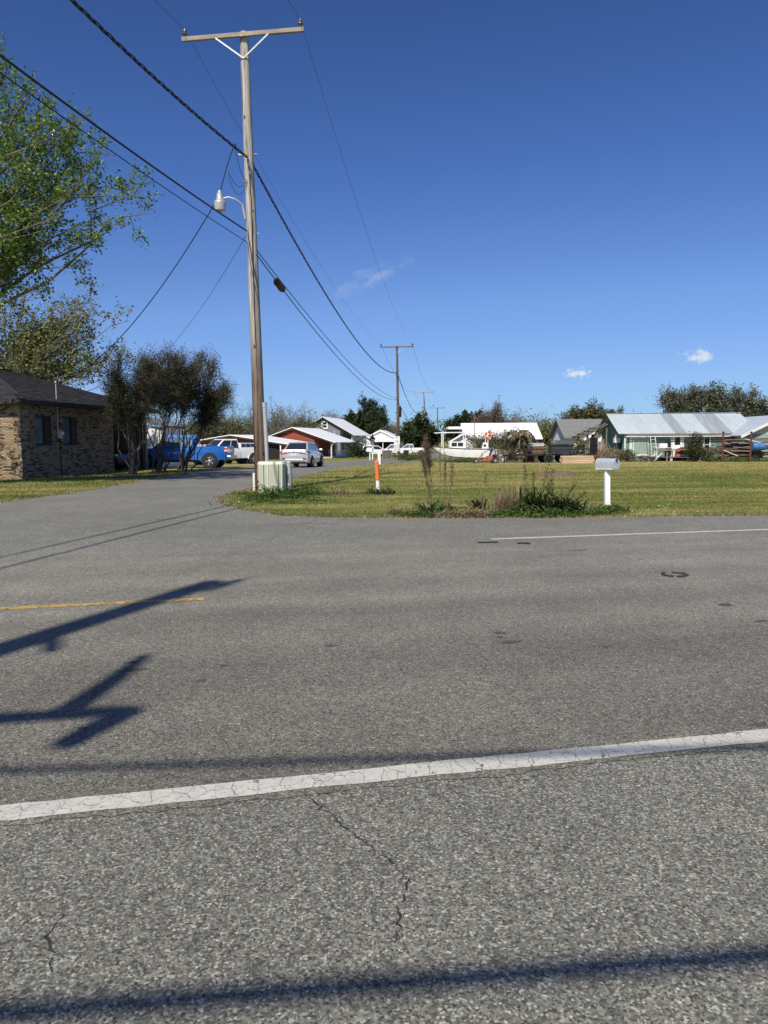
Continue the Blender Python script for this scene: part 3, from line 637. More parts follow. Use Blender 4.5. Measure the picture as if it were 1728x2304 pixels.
def para(a, b, sag, n=28):
    a, b = Vector(a), Vector(b); return [a.lerp(b, i / n) - Vector((0, 0, 4 * sag * (i / n) * (1 - i / n))) for i in range(n + 1)]
def wire(label, a, b, sag, r=.008, mat='wire_grey', n=28, sides=5, group='overhead wires'):
    o = MB().tube(para(a, b, sag, n), r, sides).build('overhead_wire', mat, smooth=True); return tag(o, label, 'wire', group)
def twisted(label, a, b, sag, r=.012, pitch=.62, hr=.016, group='overhead wires'):
    a, b = Vector(a), Vector(b); L = (b - a).length; n = int(L / .07); pts = para(a, b, sag, n); mb = MB()
    d = (b - a).normalized(); s = d.cross(Vector((0, 0, 1))).normalized(); u = s.cross(d)
    for k in range(3):
        mb.tube([p + (s * math.cos(t) + u * math.sin(t)) * hr for i, p in enumerate(pts) for t in (2 * math.pi * (i * L / n / pitch + k / 3),)], r, 5)
    return tag(mb.build('twisted_cable', 'wire_black', smooth=True), label, 'wire', group)
D1, D2 = E1; F1, F2 = PE[1][0]
wire('thin wire from left end of near crossarm to the second pole', D1, F1, 1.1, .006)
wire('thin wire from right end of near crossarm to the second pole', D2, F2, 1.3, .006)
wire('thin wire leaving the left crossarm insulator over the road', D1, PB + Vector((-4.6, 0, 12.4)), .35, .006)
wire('thin wire leaving the right crossarm insulator over the road', D2, PB + Vector((-.6, 0, 12.6)), .35, .006)
TA = POLE1 + v1 * .735 + Vector((-.02, -.17, 0)); TB = POLE1 + v1 * .725 + Vector((.1, -.1, 0))
twisted('thick twisted black service cable crossing the upper left sky', PB + Vector((-2.6, 0, 10.6)), TA, .75, .015, 1.25, .026)
T2 = Vector(PE[1][2]) + PE[1][1] * .765
twisted('twisted black cable sagging from near pole to the second pole', TB, T2 + Vector((-.1, -.1, 0)), 1.6, .014, 1.3, .026)
CA = P(556, 520, 22.3)
wire('thick black cable running to the left edge below the twisted cable', PB + Vector((-2.9, 0, 8.3)), CA, .35, .022, 'wire_black')
wire('thinner wire just below the thick cable at upper left', PB + Vector((-2.7, 0, 7.85)), P(556, 545, 22.35), .3, .011, 'wire_black')
CB = P(577, 572, 22.3); C2 = Vector(PE[1][2]) + PE[1][1] * .535
wire('black telephone cable with the splice case on it', CB, C2, 1.25, .017, 'wire_black', 36)
wire('black telephone cable above the splice case cable', P(577, 562, 22.3), C2 + Vector((0, 0, .12)), .95, .014, 'wire_black', 36)
sp = para(CB, C2, 1.25, 60); d = (sp[3] - sp[1]).normalized(); rt = d.to_track_quat('Z', 'Y').to_matrix().to_4x4()
sb = thing('splice_case', 'black splice case hanging on the cable right of near pole', 'splice case', sp[3]); sb.rotation_euler = rt.to_euler(); sb.scale = (1.25, 1.25, 1.7)
MB().lathe([(.02, -.32), (.07, -.27), (.095, -.2), (.1, .2), (.08, .3), (.03, .4)], 10).build('case', 'black_plastic', sb, smooth=True)
for z in (-.18, .18): MB().lathe([(.103, -.02), (.107, 0), (.103, .02)], 10, (0, 0, z)).build('clamp', 'black_steel', sb)
# drops to the houses and loops at the pole
ms = P(128, 866, 32.0)
wire('twisted service drop from the lamp down to brick house mast', P(494, 440, 22.3), ms, .9, .016, 'wire_black', 30, group='service drops')
wire('cable loop from the twisted cable down to the lamp', P(530, 322, 22.2), P(494, 440, 22.2), -.12, .016, 'wire_black', 14, group='service drops')
wire('thin drop line going down left behind the crape myrtles', P(554, 530, 22.4), P(330, 820, 44), .6, .008, 'wire_grey', group='service drops')
b = MB()
for x0, y0, x1, y1, sg in [(528, 330, 556, 405, .25), (514, 385, 556, 405, .3), (513, 390, 555, 412, .45), (530, 325, 545, 345, .1)]: b.tube(para(P(x0, y0, 22.2), P(x1, y1, 22.3), sg, 12), .008, 5)
tag(b.build('jumper_loops', 'wire_black', smooth=True), 'slack black jumper loops hanging left of near pole', 'wire')
def aim(p, q): return Vector(p)
for i in range(1, 4):
    e0, e1 = PE[i][0], PE[i + 1][0]
    for s, side in ((0, 'left'), (1, 'right')): wire('thin %s wire from street pole %s to the next' % (side, ['', 'beside the speed sign', 'second in the row', 'third in the row'][i]), e0[s], e1[s], 1.6, .012, n=16)
    wire('black cable sagging %s' % ['', 'from the pole beside the speed sign', 'from the pale grey far pole', 'from the third far pole'][i], Vector(PE[i][2]) + PE[i][1] * .77, Vector(PE[i + 1][2]) + PE[i + 1][1] * .75, 2.6, .035, 'wire_black', 20)
    wire('low telephone line %s' % ['', 'from the pole beside the speed sign', 'from the pale grey far pole', 'from the third far pole'][i], Vector(PE[i][2]) + PE[i][1] * .52, Vector(PE[i + 1][2]) + PE[i + 1][1] * .5, 1.8, .025, 'wire_black', 20)
c2 = Vector(PE[1][2]) + PE[1][1] * .5; MB_ = MB().lathe([(.05, -.6), (.13, -.5), (.15, .3), (.06, .6)], 8); o = MB_.build('cable_terminal', 'black_plastic', smooth=True); o.location = c2 + Vector((.25, 0, -.9)); tag(o, 'black cable terminal on the pole beside speed sign', 'terminal')
# cables running along the near roadside; their shadows lie on the asphalt
def near_cable(label, u, nn, h, r):
    # shadow line passes through (u, nn) on the road; the cable is up-sun of it
    k = h / math.tan(rad(SUN_EL)); ox, oy = -math.sin(rad(SUN_AZ)) * k, -math.cos(rad(SUN_AZ)) * k
    a = Vector(UN(-30, nn[0])) + Vector((ox, oy, h)); b_ = Vector(UN(30, nn[1])) + Vector((ox, oy, h)); return wire(label, a, b_, .0, r, 'wire_black', 8, group='cables over the near roadside')
near_cable('thick bundled cable over the near roadside behind the camera', 0, (5.37, -1.44), 6.2, .038)
near_cable('thinner cable higher over the near roadside behind the camera', 0, (7.98, -1.02), 7.6, .028)

# ------------------------------------------------------------------ things at the corner
bx = thing('utility_pedestal', 'pale green ribbed telecom pedestal at the foot of near pole', 'pedestal', (-3.22, 21.25, 0), rad(3))
pl = [(-.40, -.10), (-.33, -.24), (-.10, -.27), (.10, -.27), (.33, -.24), (.40, -.10), (.40, .22), (.33, .28), (-.33, .28), (-.40, .22)]
MB().prism(pl, 0.0, .84, 'XY').build('cabinet', 'pedestal_green', bx, bevel=.012)
lid = MB(); lo = [(x * 1.02, y * 1.02, .842) for x, y in pl]; hi = [(x * .93, y * .9, .93) for x, y in pl]; lid.loft([lo, hi]); lid.build('lid', 'pedestal_lid', bx, bevel=.01)
for x, y in ((-.21, -.262), (.21, -.262)): MB().box((x, y, .42), (.012, .02, .83)).build('seam', 'black_plastic', bx)
for x, y, w in ((-.315, -.25, .03), (-.095, -.278, .035), (.30, -.255, .03)): MB().box((x, y, .42), (w, .012, .82)).build('rib', 'pedestal_lid', bx, bevel=.004)
MB().box((-.385, -.155, .36), (.03, .03, .05)).build('latch', 'black_plastic', bx)
pp = thing('marker_pipe', 'grey vent pipe with dark letters right of the green pedestal', 'pipe', (-2.74, 21.35, 0))
MB().lathe([(.075, 0), (.075, .86), (.08, .862), (.08, .90), (.076, .902), (.06, .93), (.02, .935)], 20).build('tube', 'pvc_grey', pp, smooth=True)
MB().lathe([(.079, -.012), (.082, 0), (.079, .012)], 20, (0, 0, .80)).build('collar', 'pvc_grey', pp, smooth=True)
text('FIBER', .115, 'sign_black', pp, (-.030, -.0705, .44), (rad(90), rad(90), rad(-24)))
mk = thing('marker_post', 'orange plastic cable marker post with white lower sleeve on the lawn', 'marker post', (*gnd(851, 1107), 0)); mk.rotation_euler = (0, rad(-2.6), 0)
MB().lathe([(.056, 0), (.056, .34)], 16).build('sleeve', 'white_plastic', mk, smooth=True)
MB().lathe([(.060, .341), (.060, .88), (.055, .91), (.035, .935), (.01, .94)], 16).build('post', 'orange_plastic', mk, smooth=True)
mx, my = gnd(1366, 1147)
mb_ = thing('mailbox', 'grey arched mailbox on a white square post at the roadside', 'mailbox', (mx, my, 0)); mb_.rotation_euler = (0, rad(-1.6), 0)
MB().box((0, 0, .45), (.112, .112, .90)).build('post', 'white_paint', mb_, bevel=.006)
rz = rad(31); bxm = thing('box_pivot', '', '', (0, 0, 0)); bpy.data.objects.remove(bxm)
def arch(w, h0, h1, n=10): return [(-w, h0), (-w, h1)] + [(-w * math.cos(math.pi * k / n), h1 + w * math.sin(math.pi * k / n)) for k in range(1, n)] + [(w, h1), (w, h0)]
b = MB(); b.prism(arch(.095, .885, 1.02), -.24, .24, 'XZ'); body = b.build('box', 'mailbox_grey', mb_, smooth=True); body.rotation_euler = (0, 0, rz)
b = MB(); b.prism(arch(.099, .882, 1.02), -.262, -.236, 'XZ'); dr = b.build('door', 'mailbox_grey', mb_, smooth=True, bevel=.004); dr.rotation_euler = (0, 0, rz)
b = MB(); b.box((0, -.275, 1.075), (.03, .02, .07)); lt = b.build('latch', 'black_plastic', dr)
b = MB(); b.box((.105, -.12, 1.06), (.01, .03, .12)); b.box((.106, -.06, 1.11), (.011, .12, .05)); fl = b.build('flag', 'black_plastic', mb_); fl.rotation_euler = (0, 0, rz)
b = MB(); b.box((0, 0, .888), (.20, .46, .02)); fl = b.build('floor_board', 'white_weathered', mb_); fl.rotation_euler = (0, 0, rz)

# ------------------------------------------------------------------ window helper (local wall planes)
def win(parent, c, w, h, face='F', frame='white_paint', glass='glass_dark', nx=1, nz=2, fw=.07, t=.04, sill=True):
    """face F looks along -y, R along +x; c = centre on the wall plane"""
    def bxs(mb, cx, cz, sx, sz, d0, d1):
        if face == 'F': mb.box((c[0] + cx, c[1] - (d0 + d1) / 2, c[2] + cz), (sx, d1 - d0, sz))
        else: mb.box((c[0] + (d0 + d1) / 2, c[1] + cx, c[2] + cz), (d1 - d0, sx, sz))
    f = MB()
    for s in (-1, 1): bxs(f, s * (w / 2 + fw / 2), 0, fw, h + 2 * fw, 0, t); bxs(f, 0, s * (h / 2 + fw / 2), w, fw, 0, t - .003)
    for i in range(1, nx): bxs(f, -w / 2 + w * i / nx, 0, fw * .4, h, 0.012, t - .006)
    for i in range(1, nz): bxs(f, 0, -h / 2 + h * i / nz, w, fw * .5, 0.012, t - .008)
    fo = f.build('window', frame, parent)
    for i in range(nx):
        for j in range(nz):
            p = MB(); bxs(p, -w / 2 + w * (i + .5) / nx, -h / 2 + h * (j + .5) / nz, w / nx - .01, h / nz - .01, .002, .010); p.build('pane', glass, fo)
    if sill: s = MB(); bxs(s, 0, -h / 2 - fw - .025, w + 2 * fw + .06, .05, 0, t + .05); s.build('sill', frame, fo)
    return fo

# ------------------------------------------------------------------ brick house on the left
BC = P(48, 1000, 30.0); bh = thing('brick_house', 'low tan brick house with dark shingled hip roof at left edge', 'house', (BC.x, 30.0, 0), rad(-10))
WH, WB = 3.12, .2
wins = [(.94, 2.06, 1.36, 2.62), (2.93, 3.95, 1.36, 2.62)]
w = MB()
def wallbox(x0, x1, y0, y1, z0, z1): w.box(((x0 + x1) / 2, (y0 + y1) / 2, (z0 + z1) / 2), (x1 - x0, y1 - y0, z1 - z0))
cuts = [0.0]
for a_, b_, z0, z1 in wins:
    wallbox(-.22, -.012, cuts[-1], a_, 0, WH); wallbox(-.22, -.012, a_, b_, 0, z0); wallbox(-.22, -.012, a_, b_, z1, WH); cuts.append(b_)
wallbox(-.22, -.012, cuts[-1], 7.0, 0, WH); wallbox(-9.99, -.221, .012, .22, 0, WH); wallbox(-9.99, -9.8, .221, 10.5, 0, WH); wallbox(-9.79, -.02, 10.3, 10.5, 0, WH); wallbox(-6.2, -.221, 6.8, 6.99, 0, WH)
wall = w.build('wall', 'mortar', bh)
pitch, ch = .213, .0675; L0 = .203; H0 = .0575; allb = []
g = np.random.default_rng(21)
for k in range(int(WH / ch)):
    z = (k + .5) * ch; off = 0 if k % 2 else pitch / 2
    x = off - pitch
    while x < 10:                                        # front wall, measured leftwards from the corner
        a_, b_ = max(x, 0.0), min(x + L0, 9.98)
        if b_ - a_ > .03: allb.append(('F', -(a_ + b_) / 2, z, b_ - a_))
        x += pitch
    y = (0 if k % 2 == 0 else pitch / 2) - pitch + .0
    while y < 10.5:
        for (lo, hi) in ((0.012, 7.0),):
            a_, b_ = max(y, lo), min(y + L0, hi)
            if b_ - a_ < .03: continue
            if any(a_ < q[1] and b_ > q[0] and q[2] - .02 < z < q[3] + .02 for q in wins):
                for q in wins:
                    if a_ < q[1] and b_ > q[0]:
                        if a_ < q[0] - .03: allb.append(('R', (a_ + q[0]) / 2, z, q[0] - a_))
                        if b_ > q[1] + .03: allb.append(('R', (b_ + q[1]) / 2, z, b_ - q[1]))
            else: allb.append(('R', (a_ + b_) / 2, z, b_ - a_))
        y += pitch
def bkey(q): return (q[1] < -.93 if q[0] == 'F' else q[1] > .43)
near = [q for q in allb if not bkey(q)][:300]; ns = set(map(id, near)); rest = [q for q in allb if id(q) not in ns]
meshes = {}
for q in near:
    mi = int(g.choice(6, p=[.26, .22, .14, .12, .18, .08])); key = (q[0], round(q[3], 2), mi)
    if key not in meshes:
        b = MB(); b.box((0, 0, 0), (q[3], .03, H0) if q[0] == 'F' else (.03, q[3], H0)); meshes[key] = b.mesh('brick'); meshes[key].materials.append(BR[mi])
    pr = g.normal(0, .0015); inst(meshes[key], 'brick', wall, (q[1], .011 + pr, q[2]) if q[0] == 'F' else (-.011 + pr, q[1], q[2]))
V = []; T = []
for q in rest:
    hx, hy = (q[3] / 2, .015) if q[0] == 'F' else (.015, q[3] / 2); cx, cy = (q[1], .011) if q[0] == 'F' else (-.011, q[1])
    V += [(cx + a_ * hx, cy + b_ * hy, q[2] + c_ * H0 / 2) for a_ in (-1, 1) for b_ in (-1, 1) for c_ in (-1, 1)]; T += [g.random()] * 8
f8 = np.array([(0, 1, 3, 2), (4, 6, 7, 5), (0, 4, 5, 1), (2, 3, 7, 6), (0, 2, 6, 4), (1, 5, 7, 3)]); Fb = (np.arange(len(rest)) * 8)[:, None, None] + f8[None]
npmesh('bricks', V, Fb.reshape(-1, 4), 'brick_mix', wall, T)['kind'] = 'stuff'
for (a_, b_, z0, z1) in wins:
    yc, zc = (a_ + b_) / 2, (z0 + z1) / 2; ww = (b_ - a_) * .52; s0 = a_ + ww / 2 + .05
    fo = win(bh, (-.10, s0, zc), ww - .02, z1 - z0 - .14, 'R', 'fascia_dark', 'glass_blue', 1, 2, .05, .06, False)
    sh = MB(); sh.box((-.045, b_ - (b_ - a_) * .2 - .02, zc), (.05, (b_ - a_) * .38, z1 - z0 - .02))
    for k in range(16): sh.box((-.017, b_ - (b_ - a_) * .2 - .02, z0 + .08 + k * .075), (.012, (b_ - a_) * .30, .03))
    sh.build('shutter', 'fascia_dark', bh)
    MB().box((-.15, yc, zc), (.02, b_ - a_ - .01, z1 - z0 - .01)).build('window_reveal', 'dark_void', bh)
    MB().box((.0, yc, z0 - .03), (.10, b_ - a_ + .1, .055)).build('sill', 'mortar', bh, bevel=.005)
mtx = MB(); mtx.box((.08, 2.5, 1.82), (.15, .24, .34)); mo = mtx.build('meter_box', 'steel_pale', bh, bevel=.02)
MB().lathe([(.085, 0), (.085, .05), (.07, .09), (.03, .11)], 14, (.155, 2.5, 1.88), 'X').build('meter', 'lamp_clear', mo, smooth=True)
MB().tube([(.05, 2.42, 1.98), (.05, 2.42, 3.2), (.05, 2.42, 4.05)], .025, 8).build('service_mast', 'galv', bh)
MB().lathe([(.02, -.05), (.06, 0), (.05, .06), (.01, .09)], 10, (.05, 2.42, 4.05)).build('weatherhead', 'galv', bh, smooth=True)
MB().tube([(.05, 2.56, 0.05), (.05, 2.56, 1.65)], .02, 8).build('conduit', 'fascia_dark', bh)
# roof
ov, zr, ze = .48, 5.0, WH + .06; xe0, xe1, ye0, ye1 = -10 - ov, ov, -ov, 10.5 + ov; rx = -5.0; ry0, ry1 = 4.6, 6.4
b = MB(); b.add([(xe0, ye0, ze), (xe1, ye0, ze), (xe1, ye1, ze), (xe0, ye1, ze), (rx, ry0, zr), (rx, ry1, zr)], [(0, 1, 4), (1, 2, 5, 4), (2, 3, 5), (3, 0, 4, 5), (3, 2, 1, 0)])
roof = b.build('roof', 'shingle_dark', bh)
V = []; T = []
def tabs(p00, du, dv, nrm, rows, u0f, u1f):
    for r_ in range(rows):
        v = r_ * .145; a_, b_ = u0f(v), u1f(v); u = a_ - (.15 if r_ % 2 else 0)
        while u < b_:
            s, e = max(u, a_), min(u + .29, b_)
            if e - s > .03:
                j = g.normal(0, .003); lo = nrm * (.022 + j); hi = nrm * (.006)
                for (uu, vv, n_) in ((s, v - .012, lo), (e, v - .012, lo), (e, v + .16, hi), (s, v + .16, hi)): V.append(p00 + du * uu + dv * vv + n_)
                V.extend([p00 + du * s + dv * (v - .012), p00 + du * e + dv * (v - .012), p00 + du * e + dv * (v - .012) + lo, p00 + du * s + dv * (v - .012) + lo]); T.extend([g.random()] * 8)
            u += .30
run = xe1 - rx; sl_ = math.hypot(run, zr - ze); dv = np.array([-run / sl_, 0, (zr - ze) / sl_]); nr = np.array([(zr - ze) / sl_, 0, run / sl_])
h0 = (ry0 - ye0) / sl_; h1 = (ye1 - ry1) / sl_
tabs(np.array([xe1, ye0, ze]), np.array([0, 1.0, 0]), dv, nr, int(sl_ / .145), lambda v: v * h0, lambda v: (ye1 - ye0) - v * h1)
run2 = ry0 - ye0; sl2 = math.hypot(run2, zr - ze); dv2 = np.array([0, run2 / sl2, (zr - ze) / sl2]); nr2 = np.array([0, -(zr - ze) / sl2, run2 / sl2]); hw = (xe1 - xe0) / 2 / sl2
tabs(np.array([xe0, ye0, ze]), np.array([1.0, 0, 0]), dv2, nr2, int(sl2 / .145), lambda v: v * hw, lambda v: (xe1 - xe0) - v * hw)
npmesh('shingles', V, np.arange(len(V)).reshape(-1, 4), 'shingle_mix', roof, T)['kind'] = 'stuff'
b = MB(); b.bar((xe1 + .02, ye0, ze + .03), (rx, ry0, zr + .03), .18, .03); b.bar((rx, ry0, zr + .03), (rx, ry1, zr + .03), .2, .03); b.bar((xe0, ye0, ze + .03), (rx, ry0, zr + .03), .18, .03); b.build('ridge_cap', 'shingle_dark', roof)
b = MB(); b.box(((xe0 + xe1) / 2, ye0 - .012, ze - .07), (xe1 - xe0, .022, .17)); b.build('fascia', 'fascia_dark', bh); b = MB(); b.box((xe1 + .012, (ye0 + ye1) / 2, ze - .07), (.022, ye1 - ye0, .17)); b.build('fascia', 'fascia_dark', bh)
b = MB(); b.box((xe1 / 2 + .1, (ye0 + ye1) / 2, ze - .16), (ov - .1, ye1 - ye0 - .1, .02)); b.box(((xe0 + xe1) / 2, -ov / 2, ze - .162), (xe1 - xe0 - .1, ov - .1, .02)); b.build('soffit', 'fascia_dark', bh)
MB().box((-6.25, 8.65, 1.45), (.1, 3.2, 2.9)).build('carport_wall', 'pale_siding', bh)
for y in (10.1,): MB().box((-.12, y, WH / 2), (.14, .14, WH)).build('carport_post', 'fascia_dark', bh)
MB().box((-3.2, 8.65, 3.05), (6.0, 3.2, .06)).build('carport_ceiling', 'soffit', bh)

# ------------------------------------------------------------------ vehicles (x forward, y left)
def wheel_meshes(r, w, rim, tag_):
    t = MB(); t.lathe([(r * .62, -w / 2), (r * .93, -w / 2), (r, -w * .36), (r, w * .36), (r * .93, w / 2), (r * .62, w / 2)], 28, axis='Y', cap=False); tm = t.mesh('tyre'); tm.materials.append(MATS['black_rubber']); tm.polygons.foreach_set('use_smooth', [True] * len(tm.polygons)); tm.set_sharp_from_angle(angle=rad(35))
    k = MB(); k.lathe([(r * .635, -w * .42), (r * .63, w * .42), (r * .58, w * .46), (r * .56, w * .30)], 24, axis='Y', cap=False); n = 5 if rim == 'alloy' else 8
    for i in range(n):
        a_ = 2 * math.pi * i / n; c_ = (math.cos(a_) * r * .33, w * .40, math.sin(a_) * r * .33); R = Matrix.Rotation(-a_, 3, 'Y'); k.box(c_, (r * .56, .03, r * (.2 if n == 5 else .11)), R)
    k.lathe([(r * .17, w * .2), (r * .17, w * .46), (r * .1, w * .5)], 12, axis='Y'); km = k.mesh('rim'); km.materials.append(MATS[rim])
    d = MB(); d.lathe([(r * .57, w * .16), (r * .57, w * .2)], 20, axis='Y'); dm = d.mesh('hub_backing'); dm.materials.append(MATS['black_steel'])
    return tm, km, dm
def add_wheels(root, spots, r, w, rim):
    tm, km, dm = wheel_meshes(r, w, rim, '')
    for x, y in spots:
        o = inst(tm, 'wheel', root, (x, y, r), (0, 0, 0 if y > 0 else math.pi)); inst(km, 'rim', o, (0, 0, 0)); inst(dm, 'hub_backing', o, (0, 0, 0))
def ring(x, zl, zm, zt, hb, hm, ht):
    h = [(0, zl), (hb * .9, zl), (hb, zl + .05), (hm, zm), (hm * .985, zm + (zt - zm) * .55), (ht, zt - .012), (ht * .8, zt), (0, zt + .012)]
    return [Vector((x, y, z)) for y, z in h] + [Vector((x, -y, z)) for y, z in reversed(h[1:-1])]
def body(root, st, mat, name='body'):
    b = MB(); b.loft([ring(*s) for s in st]); return b.build(name, mat, root, smooth=True, angle=38)
def cabin(root, bot, top, mat, glass, splits=(.5,), rear_glass=True):
    """bot/top: (x_rear, x_front, half width, z); glass panels stand a little proud of the shell"""
    def c8(q): return [Vector((q[0], -q[2], q[3])), Vector((q[1], -q[2], q[3])), Vector((q[1], q[2], q[3])), Vector((q[0], q[2], q[3]))]
    B, T_ = c8(bot), c8(top); mid = [(p * .25 + q * .75) for p, q in zip(B, T_)]
    b = MB(); b.loft([B, T_]); sh = b.build('cabin', mat, root, bevel=.05)
    def panel(p, q, r, s, u0, u1, v0, v1, nm='window'):
        def at(u, v): return (p * (1 - u) + q * u) * (1 - v) + (s * (1 - u) + r * u) * v
        n = (q - p).cross(s - p).normalized(); pts = [at(u0, v0), at(u1, v0), at(u1, v1), at(u0, v1)]; m = MB(); m.add([a_ + n * .008 for a_ in pts] + [a_ - n * .01 for a_ in pts], [(0, 1, 2, 3), (0, 4, 5, 1), (1, 5, 6, 2), (2, 6, 7, 3), (3, 7, 4, 0)]); return m.build(nm, glass, root)
    cuts = [0.06] + list(splits) + [.94]
    for i in range(len(cuts) - 1):
        a_ = cuts[i] + (.018 if i else 0); e_ = cuts[i + 1] - (.018 if i < len(cuts) - 2 else 0)
        panel(B[0], B[1], T_[1], T_[0], a_, e_, .08, .86); panel(B[2], B[3], T_[3], T_[2], 1 - e_, 1 - a_, .08, .86)
    panel(B[1], B[2], T_[2], T_[1], .07, .93, .06, .9, 'windshield')
    if rear_glass: panel(B[3], B[0], T_[0], T_[3], .08, .92, .08, .88, 'rear_window')
    return sh
def boxpart(name, mat, root, *bs, bevel=.012):
    b = MB()
    for c_, s_ in bs: b.box(c_, s_)
    return b.build(name, mat, root, bevel=bevel)
def arches(root, spots, r, hw):
    for x, y in spots:
        s = 1 if y > 0 else -1; b = MB(); b.lathe([(r * 1.17, -.14), (r * 1.17, .13)] if s > 0 else [(r * 1.17, -.13), (r * 1.17, .14)], 26, (x, s * (hw - .125), r * 1.02), 'Y'); b.build('wheel_well', 'black_plastic', root, smooth=True)
def sedan(label, loc, rz, mat='silver_paint', group=None):
    c = thing('parked_car', label, 'car', loc, rz, group); hw = .88
    st = [(-2.30, .42, .60, .95, .70, .74, .68), (-2.24, .30, .62, 1.04, .80, .83, .72), (-2.05, .24, .62, 1.065, .85, .875, .74), (-1.5, .2, .62, 1.045, .86, .885, .76), (-.9, .2, .6, .99, .86, .885, .78), (.6, .2, .6, .95, .86, .885, .78), (1.2, .2, .58, .90, .86, .88, .74), (1.9, .22, .55, .80, .84, .86, .66), (2.22, .28, .5, .70, .74, .78, .56), (2.32, .36, .5, .62, .6, .62, .45)]
    body(c, st, mat)
    cabin(c, (-1.92, 1.25, .775, .97), (-1.12, .28, .57, 1.475), mat, 'glass_dark', (.36, .66))
    spots = [(-1.35, .80), (-1.35, -.80), (1.35, .80), (1.35, -.80)]; arches(c, spots, .325, hw + .008); add_wheels(c, [(x, y * 1.03) for x, y in spots], .325, .21, 'alloy')
    for s in (-1, 1):
        b = MB(); b.add([(-2.325, s * .36, .83), (-2.322, s * .74, .79), (-2.24, s * .86, .79), (-2.0, s * .905, .85), (-2.04, s * .905, .92), (-2.24, s * .85, .95), (-2.32, s * .72, .96), (-2.33, s * .38, .90)] + [(-2.10, s * .42, .83), (-2.10, s * .74, .80), (-2.05, s * .80, .80), (-1.98, s * .84, .86), (-2.03, s * .84, .91), (-2.1, s * .80, .93), (-2.12, s * .70, .94), (-2.12, s * .44, .90)], [tuple(range(8)), tuple(range(15, 7, -1))] + [(i, (i + 1) % 8, 8 + (i + 1) % 8, 8 + i) for i in range(8)]); tl = b.build('tail_light', 'tail_red', c)
        boxpart('reverse_lamp', 'lamp_clear', tl, ((-2.322, s * .58, .87), (.03, .2, .03)), bevel=0)
        boxpart('bumper_vent', 'black_plastic', c, ((-2.30, s * .62, .52), (.05, .22, .055)), bevel=.01)
        boxpart('mirror', mat, c, ((.82, s * .95, 1.0), (.10, .18, .12)), bevel=.03)
        for x in (-.55, .45): boxpart('door_handle', mat, c, ((x - .25, s * .893, .80), (.16, .03, .03)), bevel=.008)
        boxpart('headlight', 'lamp_clear', c, ((2.1, s * .66, .64), (.22, .24, .1)), bevel=.03)
    boxpart('rear_diffuser', 'black_plastic', c, ((-2.235, 0, .33), (.07, 1.4, .17)), bevel=.03)
    boxpart('bumper_lip', mat, c, ((-2.285, 0, .465), (.07, 1.06, .06)), bevel=.02)
    boxpart('trunk_trim', 'black_plastic', c, ((-2.318, 0, .89), (.03, .72, .03)), bevel=.004)
    b = MB(); b.lathe([(.045, -.008), (.045, .008)], 16, (-2.31, 0, .965), 'X'); b.build('emblem', 'chrome', c)
    pt = boxpart('license_plate', 'sign_white', c, ((-2.318, 0, .765), (.012, .32, .15)), bevel=.004)
    for k in range(4): boxpart('plate_character', 'grill_grey', pt, ((-2.326, -.09 + .06 * k, .76), (.004, .032, .06)), bevel=0)
    b = MB(); b.prism([(-1.35, 1.475), (-1.1, 1.5), (-1.1, 1.48)], -.02, .02); b.build('antenna_fin', mat, c)
    return c
